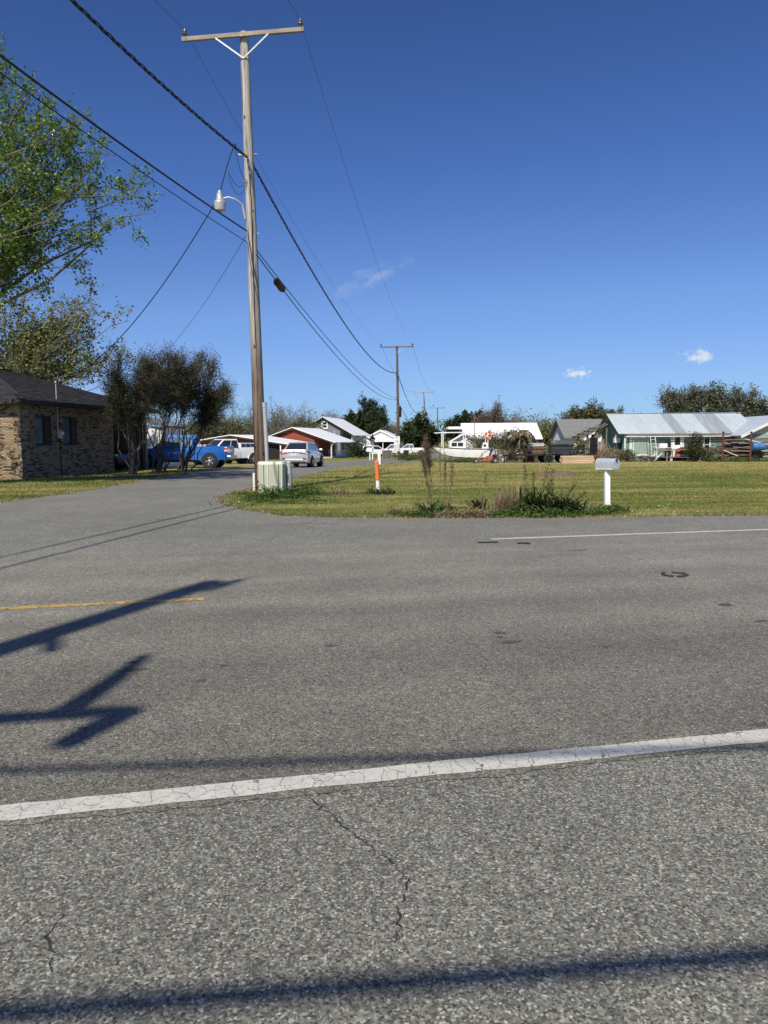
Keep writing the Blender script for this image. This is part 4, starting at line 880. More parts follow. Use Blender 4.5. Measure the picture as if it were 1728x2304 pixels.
def pickup(label, loc, rz, mat, extended=False, police=False, group=None, rim='alloy', L=5.85):
    c = thing('pickup_truck', label, 'pickup truck', loc, rz, group); hw = .99; r = .395
    cr = -.72 if not extended else -.98
    st = [(cr, .46, .8, 1.17, .93, .985, .92), (cr + .02, .44, .8, 1.18, .94, .99, .93), (1.1, .44, .8, 1.18, .94, .99, .93), (1.35, .44, .8, 1.16, .94, .99, .9), (2.4, .44, .8, 1.13, .94, .985, .84), (2.78, .46, .8, 1.05, .92, .96, .78), (2.86, .55, .8, .95, .86, .9, .7)]
    body(c, st, mat)
    cabin(c, (cr + .03, 1.42, .915, 1.16), (cr + .16, .55, .72, 1.90), mat, 'glass_blue' if not police else 'glass_dark', (.30, .62) if extended else (.42,))
    # open bed
    z0, z1 = .46, 1.24; xr = -2.86; b = MB()
    prof = [(.93, z0), (.985, .75), (.99, 1.0), (.965, z1), (.88, z1), (.86, .78)]
    for s in (-1, 1): b.prism([(s * y, z) for y, z in prof], xr, cr - .025, 'YZ')
    b.box(((xr + cr) / 2, 0, .72), (cr - xr - .03, 1.74, .1)); b.box((cr - .06, 0, .98), (.06, 1.73, .50)); b.build('bed', mat, c, smooth=True, angle=30)
    tg = boxpart('tailgate', mat, c, ((xr + .02, 0, .985), (.06, 1.72, .50)), bevel=.02); boxpart('tailgate_handle', 'black_plastic', tg, ((xr - .012, 0, 1.08), (.02, .26, .08)), bevel=.006)
    boxpart('rear_bumper', 'chrome', c, ((xr - .08, 0, .60), (.2, 1.9, .20)), bevel=.03); boxpart('front_bumper', 'chrome' if not police else 'black_plastic', c, ((2.9, 0, .58), (.16, 1.86, .24)), bevel=.04)
    boxpart('grille', 'black_plastic' if police else 'chrome', c, ((2.86, 0, .87), (.08, 1.1, .26)), bevel=.03)
    boxpart('chassis', 'black_steel', c, ((0, 0, .40), (5.1, .9, .14)), bevel=.02)
    boxpart('rocker_trim', 'black_plastic', c, ((.55, .93, .43), (1.9, .06, .07)), ((.55, -.93, .43), (1.9, .06, .07)), bevel=.02)
    spots = [(-1.86, .86), (-1.86, -.86), (1.80, .86), (1.80, -.86)]; arches(c, spots, r * 1.02, hw + .002); add_wheels(c, [(x, y * 1.05) for x, y in spots], r, .26, rim)
    for s in (-1, 1):
        for x, y in ((-1.86, .985), (1.80, .985)):
            b = MB(); n = 14; pts0 = [(x + r * 1.22 * math.cos(t), r + r * 1.22 * math.sin(t)) for t in (math.pi * (.0 + k / n) for k in range(n + 1))]; pts1 = [(x + r * 1.36 * math.cos(t), r + r * 1.30 * math.sin(t)) for t in (math.pi * (k / n) for k in range(n + 1))]
            for k in range(n): b.prism([pts0[k], pts0[k + 1], pts1[k + 1], pts1[k]], s * (y - .05), s * (y + .022))
            b.build('fender_flare', mat, c, smooth=True, angle=50)
        tl = boxpart('tail_light', 'tail_red', c, ((xr + .06, s * .93, 1.0), (.17, .17, .34)), bevel=.025); boxpart('reverse_lamp', 'lamp_clear', tl, ((xr + .06, s * .933, .985), (.174, .172, .08)), bevel=.01)
        boxpart('mirror', 'black_plastic' if not police else mat, c, ((1.02, s * 1.13, 1.26), (.12, .20, .20)), bevel=.03)
        boxpart('headlight', 'lamp_clear', c, ((2.78, s * .76, .92), (.18, .26, .22)), bevel=.04)
        for x in ((.0,) if not extended else (.2,)): boxpart('door_handle', 'black_plastic' if police else mat, c, ((x, s * .995, 1.06), (.2, .03, .045)), bevel=.008)
        b = MB(); b.box((cr + .9, s * .991, .82), (.012, .012, .68)); b.box((1.15, s * .989, .82), (.012, .012, .68)); b.build('door_seam', 'black_plastic', c)
        if police:
            b = MB(); b.lathe([(.15, s * .985), (.15, s * .9965)], 18, (.55, 0, .86), 'Y'); em = b.build('door_emblem', 'emblem', c)
            b = MB(); b.lathe([(.09, s * .99), (.09, s * .9985)], 5, (.55, 0, .86), 'Y'); b.build('emblem_star', 'white_car', em)
            boxpart('door_lettering', 'grill_grey', c, ((.55, s * .994, .64), (.34, .006, .045)), bevel=0)
    if police:
        boxpart('light_bar', 'black_plastic', c, ((.2, 0, 1.95), (.3, 1.25, .09)), bevel=.03)
    return c
def suv(label, loc, rz, mat, group=None, glass='glass_dark'):
    c = thing('parked_suv', label, 'suv', loc, rz, group)
    st = [(-2.36, .5, .7, 1.0, .78, .84, .78), (-2.3, .34, .7, 1.1, .88, .92, .84), (-1.6, .26, .7, 1.1, .92, .955, .86), (.7, .26, .7, 1.08, .92, .955, .86), (1.3, .26, .68, 1.05, .92, .95, .82), (2.1, .28, .62, .96, .9, .92, .72), (2.36, .36, .6, .8, .78, .82, .58)]
    body(c, st, mat); cabin(c, (-2.28, 1.35, .86, 1.08), (-2.0, .42, .68, 1.70), mat, glass, (.28, .56))
    spots = [(-1.42, .86), (-1.42, -.86), (1.48, .86), (1.48, -.86)]; arches(c, spots, .36, .957); add_wheels(c, [(x, y * 1.03) for x, y in spots], .36, .23, 'alloy')
    boxpart('rear_bumper', 'black_plastic', c, ((-2.34, 0, .5), (.12, 1.7, .3)), bevel=.04); boxpart('front_bumper', 'black_plastic', c, ((2.34, 0, .48), (.1, 1.6, .22)), bevel=.04)
    for s in (-1, 1):
        boxpart('tail_light', 'tail_red', c, ((-2.28, s * .84, .98), (.12, .12, .2)), bevel=.02); boxpart('headlight', 'lamp_clear', c, ((2.24, s * .70, .78), (.2, .3, .12)), bevel=.03); boxpart('mirror', mat, c, ((.95, s * 1.02, 1.12), (.1, .18, .14)), bevel=.03)
    boxpart('cladding', 'black_plastic', c, ((0, 0, .32), (4.2, 1.88, .14)), bevel=.03)
    return c
def PX(px, Y): return Vector((P(px, 1000, Y).x, Y, zg(Y)))
sedan('silver sedan seen from behind, driving away along the side street', PX(667, 43.2) + Vector((.15, 2.0, .006)), rad(83), 'silver_paint')
pickup('bright blue extended cab pickup parked behind the crape myrtles', PX(408, 43.2) + Vector((0, 0, .04)), rad(180), 'blue_paint', True)
pickup('white pickup with roof light bar and door emblem behind the blue truck', PX(508, 56.0) + Vector((0, 0, .02)), rad(222), 'white_car', False, True)
suv('white suv partly hidden between the white pickup and near pole', PX(553, 62.0), rad(70), 'white_car')
hl = bh.matrix_basis
suv('dark navy suv in the shade of the brick house carport', hl @ Vector((-2.75, 8.75, .02)), rad(-10), 'navy_paint')
ws = thing('white_shed', 'plain white shed showing between the brick house and crape myrtles', 'shed', PX(292, 48.5), rad(-8))
MB().box((0, 1.5, 1.3), (4.6, 3.0, 2.6)).build('wall', 'white_siding', ws)
b = MB(); b.prism([(-2.6, 2.55), (0, 3.2), (2.6, 2.55), (2.6, 2.65), (0, 3.32), (-2.6, 2.65)], -.3, 3.3); b.build('roof', 'shingle_grey', ws)
MB().box((1.2, -.02, 1.0), (.9, .04, 2.0)).build('door', 'pale_siding', ws)
# ladder rack box in the blue truck bed
bt = PX(408, 43.2); MBt = thing('truck_tool_box', 'pale metal tool box lying in the blue pickup bed', 'tool box', (bt.x + 1.35, bt.y, bt.z + .8), 0)
MB().box((0, 0, .27), (.52, 1.55, .5)).build('case', 'steel_pale', MBt, bevel=.02); MB().box((0, 0, .545), (.56, 1.58, .045)).build('lid', 'steel_pale', MBt, bevel=.01)

# ------------------------------------------------------------------ houses along the side street
def gable(name, label, loc, rz, w, L, zw, zr, wallmat, roofmat, ov=.5, trim='white_paint', group=None, porch_right=0.0):
    """front gable faces -y; x in [-w/2, w/2], y in [0, L]"""
    h = thing(name, label, 'house', loc, rz, group); b = MB()
    b.prism([(-w / 2, 0), (w / 2 - porch_right, 0), (w / 2 - porch_right, zw - .02 + (0 if not porch_right else porch_right * (zr - zw) / (w / 2) - .05)), (0, zr - .06), (-w / 2, zw - .06)], 0, L); b.build('wall', wallmat, h)
    sl = (zr - zw) / (w / 2); e = w / 2 + ov; ze = zr - e * sl; t = .09
    for s in (-1, 1):
        b = MB(); b.prism([(0, zr), (s * e, ze), (s * e, ze + t), (0, zr + t)], -ov, L + ov); b.build('roof', roofmat, h)
        b = MB(); b.prism([(0, zr - .02), (s * e, ze - .02), (s * e, ze - .20), (0, zr - .2)], -ov + .03, -ov + .07); b.build('bargeboard', trim, h)
    return h
rb = gable('red_brick_house', 'red brick house with white metal gable roof behind the sedan', PX(660, 106), rad(-9), 11.4, 15, 2.35, 4.35, 'red_brick', 'white_roof', .5, 'fascia_dark', porch_right=2.6)
win(rb, (-4.35, -.003, 1.28), .85, 1.35, 'F', 'white_paint', 'glass_blue', 2, 3, .09, .05)
MB().box((-2.9, -.06, 1.35), (1.6, .08, .3)).build('shutter_box', 'white_paint', rb)
MB().box((3.2, -.02, 1.0), (.9, .04, 2.0)).build('door', 'fascia_dark', rb); 
for y in (.15, 3.2, 6.4, 9.6, 12.8, 14.8): MB().box((5.55, y, 1.12), (.14, .14, 2.24)).build('porch_post', 'white_paint', rb)
MB().box((3.25, .6, 1.1), (.06, 1.0, 2.1)).build('porch_panel', 'wood_brown', rb)
for y0 in (3.3, 6.5, 9.7):
    MB().box((5.55, y0 + 1.5, .95), (.06, 2.9, .07)).build('rail', 'white_paint', rb)
    for k in range(7): MB().box((5.55, y0 + .2 + k * .42, .5), (.05, .05, .85)).build('baluster', 'white_paint', rb)
MB().tube([(5.95, -.4, 2.0), (5.6, -.3, 1.7), (5.6, -.3, .1)], .05, 6).build('downspout', 'white_paint', rb)
MB().box((4.4, 7.5, .08), (2.5, 15, .16)).build('porch_floor', 'concrete', rb)
for i, (x, y) in enumerate([(4.4, 4.6), (4.5, 7.8)]):
    ch = thing('porch_chair', ['white plastic chair nearest on the red house porch', 'white plastic chair farther back on the red house porch'][i], 'chair', rb.matrix_basis @ Vector((x, y, .16)), rad(60), 'chairs on the red house porch')
    MB().box((0, 0, .42), (.5, .5, .05)).build('seat', 'white_plastic', ch, bevel=.02); MB().box((-.24, 0, .72), (.05, .5, .6)).build('backrest', 'white_plastic', ch, bevel=.02)
    for sx in (-.2, .2):
        for sy in (-.2, .2): MB().box((sx, sy, .2), (.05, .05, .4)).build('leg', 'white_plastic', ch)
gh = gable('grey_house', 'tall grey sided house with white roof behind the red brick house', PX(728, 134), rad(-9), 10.6, 16, 3.7, 6.75, 'grey_siding', 'white_roof', .6, 'fascia_dark', porch_right=2.2)
win(gh, (.25, -.003, 5.35), .75, .95, 'F', 'white_paint', 'glass_dark', 1, 2, .2, .06)
for y in (.2, 3.5, 7, 10.5, 14): MB().box((5.2, y, 1.7), (.16, .16, 3.6)).build('porch_post', 'white_paint', gh)
MB().box((4.3, 8, 2.2), (2.2, 16, .14)).build('porch_floor', 'white_paint', gh)
for k in range(24): MB().box((5.2, .4 + k * .6, 2.75), (.07, .07, 1.0)).build('baluster', 'white_paint', gh)
MB().box((5.2, 7.3, 3.25), (.1, 14.4, .1)).build('rail', 'white_paint', gh)
MB().box((2.1, -.05, 3.4), (.07, .06, 1.9)).build('downspout', 'white_paint', gh)
wh = gable('white_house', 'small white gabled house with carport beyond the grey house', PX(856, 168), rad(-6), 7.6, 14, 2.9, 4.75, 'pale_siding', 'white_roof', .4)
w2 = MB(); w2.prism([(-5.2, 0), (-1.2, 0), (-1.2, 2.1), (-3.2, 3.4), (-5.2, 2.1)], -4.0, -.05); w2.build('front_wing', 'white_siding', wh)
w2 = MB(); w2.prism([(-5.8, 1.95), (-3.2, 3.55), (-.4, 1.95), (-.4, 2.1), (-3.2, 3.75), (-5.8, 2.1)], -4.5, -.06); w2.build('wing_roof', 'white_roof', wh)
MB().box((1.2, -3.2, 2.25), (5.4, 6.2, .22)).build('carport_roof', 'white_paint', wh)
for x in (-.9, 1.2, 3.7): MB().box((x, -6.0, 1.07), (.16, .16, 2.14)).build('carport_post', 'white_paint', wh)
MB().box((1.4, -.04, 1.1), (3.6, .06, 2.1)).build('carport_back', 'interior', wh)
ch_ = gable('white_roofed_house', 'low house with wide white roof behind the white pickup', PX(522, 92), rad(-9), 13.5, 12, 1.95, 3.0, 'red_brick', 'white_roof', .7, 'fascia_dark')
MB().box((2.8, -.05, 1.0), (6.5, .08, 1.9)).build('carport_shade_panel', 'dark_void', ch_)  # flat near-black panel on the closed wall; carport shade put into its colour
for x in (-.5, 6.4): MB().box((x, -.5, .95), (.15, .15, 1.9)).build('carport_post', 'white_paint', ch_)
# vehicles far down the street
suv('white suv parked before the small white house, left of grey bin', PX(843, 118), rad(15), 'white_car')
pickup('white pickup far down the street, left of the dark pole', PX(886, 121), rad(185), 'white_car', False)
pickup('white pickup far down the street, right of the dark pole', PX(922, 126), rad(178), 'white_car', False)
gb = thing('slatted_bin', 'grey slatted bin enclosure beside the white suv down the street', 'bin', PX(871, 98))
for k in range(7): MB().box((-.6 + k * .2, 0, .55), (.15, .05, 1.1)).build('slat', 'wood_grey', gb)
MB().box((0, .4, .52), (1.3, .7, 1.0)).build('bin_body', 'grill_grey', gb)
db = thing('wheeled_bin', 'dark wheeled bin right of the dark street pole', 'bin', PX(914, 100)); MB().loft([[(-.28, -.3, .1), (.28, -.3, .1), (.28, .3, .1), (-.28, .3, .1)], [(-.35, -.38, 1.0), (.35, -.38, 1.0), (.35, .38, 1.0), (-.35, .38, 1.0)]]).build('body', 'black_plastic', db, bevel=.02); MB().box((0, 0, 1.04), (.76, .82, .07)).build('lid', 'grill_grey', db, bevel=.02)
for s in (-1, 1): MB().lathe([(.12, -.04), (.12, .04)], 12, (s * .3, .33, .12), 'X').build('wheel', 'black_rubber', db)
# signs and posts by the street
ss = thing('speed_limit_sign', 'white speed limit 25 sign beside the dark street pole', 'sign', PX(893, 76), rad(-3))
MB().box((0, .03, .85), (.06, .06, 1.7)).build('post', 'white_weathered', ss); MB().box((0, 0, 2.05), (.60, .02, .82)).build('panel', 'sign_white', ss, bevel=.004); MB().box((0, 0, 1.27), (.56, .02, .7)).build('lower_panel', 'pale_siding', ss, bevel=.004)
text('SPEED\nLIMIT', .13, 'sign_black', ss, (0, -.013, 2.30), (rad(90), 0, 0)); text('25', .42, 'sign_black', ss, (0, -.013, 1.90), (rad(90), 0, 0))
wp = thing('gate_post', 'short square white post at the lawn corner by the street', 'post', PX(853, 52)); MB().box((0, 0, .47), (.2, .2, .94)).build('shaft', 'white_paint', wp, bevel=.01); MB().box((0, 0, .955), (.24, .24, .03)).build('cap', 'white_paint', wp, bevel=.005)
lpst = thing('lantern_post', 'black pointed lantern on a white post before the white house', 'lamp post', PX(838, 84)); MB().box((0, 0, .85), (.11, .11, 1.7)).build('post', 'white_paint', lpst)
b = MB()
for a_ in range(4): t = math.pi / 4 + a_ * math.pi / 2; b.bar((.26 * math.cos(t), .26 * math.sin(t), 1.75), (.32 * math.cos(t), .32 * math.sin(t), 2.25), .05, .05)
b.box((0, 0, 1.72), (.46, .46, .05)); b.box((0, 0, 2.28), (.62, .62, .05)); b.build('lantern_frame', 'black_steel', lpst); MB().lathe([(.4, 2.3), (.12, 2.62), (.02, 2.95)], 4).build('lantern_roof', 'black_steel', lpst); MB().box((0, 0, 2.0), (.34, .34, .48)).build('lantern_glass', 'glass_blue', lpst)
hb = thing('house_mailbox', 'small white mailbox on white post across the side street', 'mailbox', PX(832, 78)); MB().box((0, 0, .45), (.1, .1, .9)).build('post', 'white_paint', hb); b = MB(); b.prism(arch(.16, .9, 1.15), -.3, .3, 'XZ'); b.build('box', 'white_paint', hb, smooth=True).rotation_euler = (0, 0, rad(75))

# ------------------------------------------------------------------ yard on the right
# boat on blocks: bow to the left
bo = thing('boat', 'white open skiff with white pipe frame, bow to the left', 'boat', PX(1048, 62) + Vector((0, 0, .32)), rad(0))
sta = [(-2.75, .93, 1.02, .05, .06), (-2.5, .62, 1.0, .24, .36), (-2.0, .33, .95, .56, .68), (-1.2, .12, .88, .82, .9), (0, .03, .82, .93, .98), (1.4, 0, .80, .93, .98), (2.5, .02, .82, .9, .94)]
b = MB(); b.loft([[Vector((x, -ht, zt)), Vector((x, -(hb_ + ht) / 2 - .03, (zl + zt) / 2)), Vector((x, -hb_, zl + .05)), Vector((x, 0, zl)), Vector((x, hb_, zl + .05)), Vector((x, (hb_ + ht) / 2 + .03, (zl + zt) / 2)), Vector((x, ht, zt)), Vector((x, ht * .86, zt - .04)), Vector((x, 0, zt - .1 if x > -2.6 else zt)), Vector((x, -ht * .86, zt - .04))] for x, zl, zt, hb_, ht in sta]); b.build('hull', 'boat_white', bo, smooth=True, angle=35)
b = MB()
for (x0, _, z0, _, h0_), (x1, _, z1, _, h1_) in zip(sta[:-1], sta[1:]):
    for s in (-1, 1): b.bar((x0, s * (h0_ + .015), z0 - .03), (x1, s * (h1_ + .015), z1 - .03), .03, .06)
b.build('rub_rail', 'black_rubber', bo)
b = MB(); b.loft([[Vector((x, -h_, -.02 + q)), Vector((x, -h_ * .5, -.03 + q)), Vector((x, h_ * .5, -.03 + q)), Vector((x, h_, -.02 + q)), Vector((x, h_ * .9, .13 + q)), Vector((x, -h_ * .9, .13 + q))] for x, h_, q in ((-1.3, .6, .1), (0, .79, 0), (2.48, .8, 0))]); b.build('bottom_paint', 'boat_bottom', bo)
cb = MB(); cb.box((-.75, 0, 1.1), (1.3, 1.1, .55)); cb.build('cabin', 'boat_white', bo, bevel=.05)
for x in (-1.02, -.5): MB().box((x, -.556, 1.15), (.44, .012, .32)).build('cabin_window', 'glass_dark', bo)
cs = MB(); cs.loft([[(1.35, -.35, .8), (1.95, -.35, .8), (1.95, .35, .8), (1.35, .35, .8)], [(1.45, -.3, 1.3), (1.75, -.3, 1.3), (1.75, .3, 1.3), (1.45, .3, 1.3)]]); cs.build('console', 'boat_white', bo, bevel=.03); MB().box((1.55, -.33, 1.05), (.2, .05, .2)).build('console_shade_patch', 'dark_void', bo)  # dark block on the solid console, its colour standing for shade inside a recess
for x in (-1.95, -.12, 1.75):
    for s in (-1, 1): MB().tube([(x, s * .8, .86), (x, s * .72, 2.12)], .035, 8).build('frame_post', 'white_paint', bo, smooth=True)
b = MB()
for s in (-1, 1): b.tube([(-2.6, s * .72, 2.10), (-1.95, s * .72, 2.13), (-.12, s * .72, 2.14), (1.9, s * .72, 2.12)], .04, 8)
for x in (-2.6, -.12, 1.9): b.tube([(x, -.72, 2.12), (x, .72, 2.12)], .035, 8)
b.build('frame_top', 'white_paint', bo, smooth=True)
MB().tube([(-1.95, -.75, 1.9), (-2.0, -.6, 1.3), (-1.2, -.8, .9)], .02, 5).build('rope', 'cloth_light', bo)
for x in (-.9, 1.4): MB().box((x, 0, -.18), (.3, 1.2, .3)).build('block', 'wood_grey', bo)
text('~ ~ ~', .01, 'grill_grey', bo, (-1.5, -.9, .6), (rad(90), 0, 0)) if False else None
lr = thing('life_ring', 'faded orange life ring hanging at the stern frame of skiff', 'life ring', PX(1096, 61) + Vector((0, -.82, 2.2)))
b = MB(); rr, r2, N_, n2 = .25, .085, 24, 10; vs = [((rr + r2 * math.cos(q)) * math.cos(t), r2 * math.sin(q), (rr + r2 * math.cos(q)) * math.sin(t)) for t in (2 * math.pi * i / N_ for i in range(N_)) for q in (2 * math.pi * j / n2 for j in range(n2))]
b.add(vs, [(i * n2 + j, ((i + 1) % N_) * n2 + j, ((i + 1) % N_) * n2 + (j + 1) % n2, i * n2 + (j + 1) % n2) for i in range(N_) for j in range(n2)]); b.build('float', 'ring_orange', lr, smooth=True, angle=80)
for a_ in (.4, 2.0, 3.5, 5.1): MB().bar((.16 * math.cos(a_), -.092, .16 * math.sin(a_)), (.34 * math.cos(a_), -.092, .34 * math.sin(a_)), .012, .06).build('band', 'white_plastic', lr)
# go-kart
gk = thing('go_kart', 'faded red go-kart with roll cage on the gravel lane', 'go-kart', PX(1092, 54.4) + Vector((0, 0, .01)), rad(180))
def tb(pts, r=.02, mat='kart_red', nm='frame_tube'): return MB().tube(pts, r, 6).build(nm, mat, gk, smooth=True)
for s in (-1, 1):
    tb([(.85, s * .25, .22), (.3, s * .36, .2), (-.55, s * .36, .22), (-.8, s * .3, .34)]); tb([(.55, s * .34, .22), (.12, s * .36, .78), (-.45, s * .34, 1.12), (-.62, s * .32, .55), (-.6, s * .32, .25)], .018, 'black_steel', 'roll_cage'); tb([(.6, s * .36, .24), (.35, s * .4, .45), (-.15, s * .4, .42)])
tb([(-.45, -.34, 1.12), (-.45, .34, 1.12)], .018, 'black_steel', 'roll_cage'); tb([(.86, -.3, .3), (.92, 0, .38), (.86, .3, .3)], .025)
b = MB(); b.prism([(.25, .24), (-.5, .26), (-.5, .52), (-.3, .55), (.0, .40)], -.34, .34); b.build('side_panel', 'kart_red', gk, bevel=.02)
b = MB(); b.prism([(-.08, .42), (-.32, .40), (-.5, .92), (-.42, .96), (-.28, .54), (-.08, .5)], -.24, .24); b.build('seat', 'black_plastic', gk, bevel=.02)
MB().box((-.68, 0, .48), (.3, .4, .32)).build('engine', 'black_steel', gk, bevel=.03); MB().lathe([(.13, -.01), (.13, .01)], 14, (.25, 0, .62), 'X').build('steering_wheel', 'black_plastic', gk)
tm, km, dm = wheel_meshes(.2, .2, 'galv', '')
for x, y, s in ((.72, .48, .85), (.72, -.48, .85), (-.66, .5, 1.1), (-.66, -.5, 1.1)):
    o = inst(tm, 'wheel', gk, (x, y, .2 * s), (0, 0, 0 if y > 0 else math.pi), (s, s, s)); inst(km, 'rim', o, (0, 0, 0))
# tandem axle trailer with ramp gate
tl = thing('utility_trailer', 'black tandem axle utility trailer with upright ramp gate', 'trailer', PX(1247, 56.0), 0)
def tbox(nm, c_, s_, mat='black_steel', bev=.008): return MB().box(c_, s_).build(nm, mat, tl, bevel=bev)
for y in (-.95, .95):
    tbox('side_beam', (.0, y, .62), (5.9, .08, .12)); tbox('top_rail', (0, y, 1.02), (5.9, .05, .06))
    for k in range(7): tbox('rail_post', (-2.9 + k * .965, y, .84), (.05, .05, .32))
    b = MB(); b.prism([(-1.0, .62), (-.95, .80), (-.75, .88), (.75, .88), (.95, .80), (1.0, .62), (.94, .62), (.9, .77), (.73, .83), (-.73, .83), (-.9, .77), (-.94, .62)], y * 1.02, y * 1.29); b.build('fender', 'black_steel', tl)
tbox('deck', (0, 0, .60), (5.86, 1.8, .05), 'deck_wood'); tbox('front_rail', (-2.92, 0, 1.02), (.05, 1.9, .06)); tbox('cross_member', (-2.94, 0, .62), (.08, 1.9, .12))
for s in (-1, 1): MB().bar((-2.9, s * .8, .58), (-3.95, 0, .56), .06, .1).build('tongue_bar', 'black_steel', tl)
tbox('coupler', (-4.02, 0, .58), (.3, .1, .1), 'galv'); tbox('jack', (-3.75, .06, .33), (.07, .07, .66)); tbox('jack_foot', (-3.75, .06, .015), (.2, .2, .03))
b = MB()
for k in range(9): b.box((2.98, -.9 + k * .225, 1.22), (.05, .06, 1.25))
for z in (.64, 1.0, 1.4, 1.84): b.box((2.98, 0, z), (.055, 1.9, .05))
b.build('ramp_gate', 'black_steel', tl); MB().box((3.02, 0, 1.24), (.012, 1.84, 1.2)).build('gate_mesh', 'black_plastic', tl)
tm, km, dm = wheel_meshes(.365, .24, 'black_steel', '')
for x in (-.44, .86):
    for y in (-1.1, 1.1):
        o = inst(tm, 'wheel', tl, (x - .2, y, .365), (0, 0, 0 if y > 0 else math.pi)); inst(km, 'rim', o, (0, 0, 0)); inst(dm, 'hub_backing', o, (0, 0, 0))
tbox('marker_lamp', (-2.95, -.99, .74), (.08, .03, .06), 'lamp_clear'); tbox('tail_lamp', (2.9, -1.0, .66), (.1, .04, .07), 'tail_red')
sm = thing('smoker_grill', 'large charcoal grey box smoker with sloped lid on the trailer', 'smoker', PX(1263, 56.0) + Vector((0, .2, .63)))
MB().box((0, 0, .33), (1.66, 1.1, .62)).build('body', 'grill_grey', sm, bevel=.015); b = MB(); b.prism([(-.58, .67), (.58, .67), (.58, .78), (.42, 1.06), (-.42, 1.06), (-.58, .78)], -.86, .86, 'YZ'); b.build('lid', 'grill_grey', sm, bevel=.015)
MB().box((0, -.585, .665), (1.75, .05, .04)).build('lid_lip', 'black_steel', sm); MB().tube([(-.4, -.64, .74), (.4, -.64, .74)], .02, 8).build('handle', 'black_steel', sm); MB().lathe([(.05, 0), (.05, .02)], 12, (-.62, -.5, .93), 'Y').build('thermometer', 'lamp_clear', sm)
cr_ = thing('wooden_crate', 'brown wooden crate with white lids stacked on it, on trailer', 'crate', PX(1210, 56.0) + Vector((0, .3, .63)))
for k in range(4): MB().box((0, -.36, .08 + k * .15), (.8, .03, .13)).build('slat', 'wood_brown', cr_)
MB().box((0, 0, .3), (.78, .68, .58)).build('core', 'interior', cr_)
for k, (dx, z) in enumerate(((0, .66), (.06, .74), (-.05, .83))): MB().box((dx, -.02, z), (.9, .8, .05), rad(4 * k)).build('board', 'white_weathered', cr_, bevel=.006)
# pale timber stack in front of the trailer
ts = thing('timber_stack', 'stack of pale sawn timbers on the grass before the trailer', 'timber', PX(1299, 52.8), rad(1)); g = np.random.default_rng(5)
for j in range(4):
    for k in range(3):
        MB().box((g.normal(0, .03), -.22 + k * .22, .07 + j * .135), (2.28 + g.normal(0, .05), .2, .125), g.normal(0, .012)).build('timber', 'wood_pale', ts, bevel=.012)
MB().box((.32, -.1, .615), (.72, .14, .03)).build('top_plank', 'wood_grey', ts)
for x in (-.6, .55): MB().box((x, 0, .0), (.1, .7, .03)).build('bearer', 'wood_grey', ts)
# long white roofed building behind the boat
lb = thing('white_roof_shed', 'long low building with white metal roof behind the skiff', 'building', PX(1045, 84), 0)
MB().box((4.4, 3.0, 1.15), (8.8, 6.0, 2.3)).build('wall', 'grill_grey', lb)
b = MB(); b.prism([(-.55, 2.2), (3.0, 4.0), (6.5, 2.2), (6.5, 2.3), (3.0, 4.12), (-.55, 2.3)], -.1, 8.75, 'YZ'); b.build('roof', 'white_roof', lb)
b = MB(); b.prism([(-1.5, 0), (1.2, 0), (1.2, 2.0), (-.15, 2.75), (-1.5, 2.0)], -1.6, -.6); b.build('front_wing', 'white_siding', lb)
b = MB(); b.prism([(-1.9, 1.85), (-.15, 2.85), (1.7, 1.85), (1.7, 1.97), (-.15, 3.0), (-1.9, 1.97)], -2.0, -.62); b.build('wing_roof', 'white_roof', lb)
win(lb, (-.3, -1.603, 1.3), .5, .8, 'F', 'white_paint', 'glass_dark', 1, 2, .08); MB().box((-.9, 3.0, 3.55), (1.6, 3, .3)).build('roof_box', 'white_paint', lb)
mast = thing('antenna_mast', 'thin grey antenna mast rising behind the skiff', 'mast', PX(1067, 66)); MB().tube([(0, 0, 0), (0, 0, 3.2), (.02, 0, 4.4)], [.05, .04, .02], 8).build('tube', 'pole_grey', mast); MB().box((0, 0, .03), (.3, .3, .06)).build('foot', 'concrete', mast)
# white house with grey shingles
gs = thing('shingled_house', 'white house with grey shingle roof left of the green house', 'house', PX(1273, 86), rad(2))
b = MB(); b.prism([(0, 0), (6.6, 0), (6.6, 2.55), (3.3, 4.45), (0, 2.55)], .2, 12, 'YZ'); b.build('wall', 'white_siding', gs)
b = MB(); b.prism([(-.5, 2.32), (3.3, 4.5), (7.1, 2.32), (7.1, 2.44), (3.3, 4.62), (-.5, 2.44)], -.35, 12.5, 'YZ'); b.build('roof', 'shingle_grey', gs)
b = MB(); b.prism([(1.9, 0), (6.2, 0), (6.2, 2.3), (4.3, 3.55), (1.9, 2.2)], -1.6, -.02); b.build('front_gable', 'white_siding', gs)
for s0, s1 in (((1.3, 2.12), (4.3, 3.85)), ((4.3, 3.85), (7.0, 2.3))):
    b = MB(); b.prism([s0, s1, (s1[0], s1[1] + .1), (s0[0], s0[1] + .1)], -2.1, 1.5); b.build('gable_roof', 'shingle_grey', gs); b = MB(); b.prism([(s0[0], s0[1] - .22), (s1[0], s1[1] - .22), (s1[0], s1[1] + .09), (s0[0], s0[1] + .09)], -2.15, -2.103); b.build('bargeboard', 'white_paint', gs)
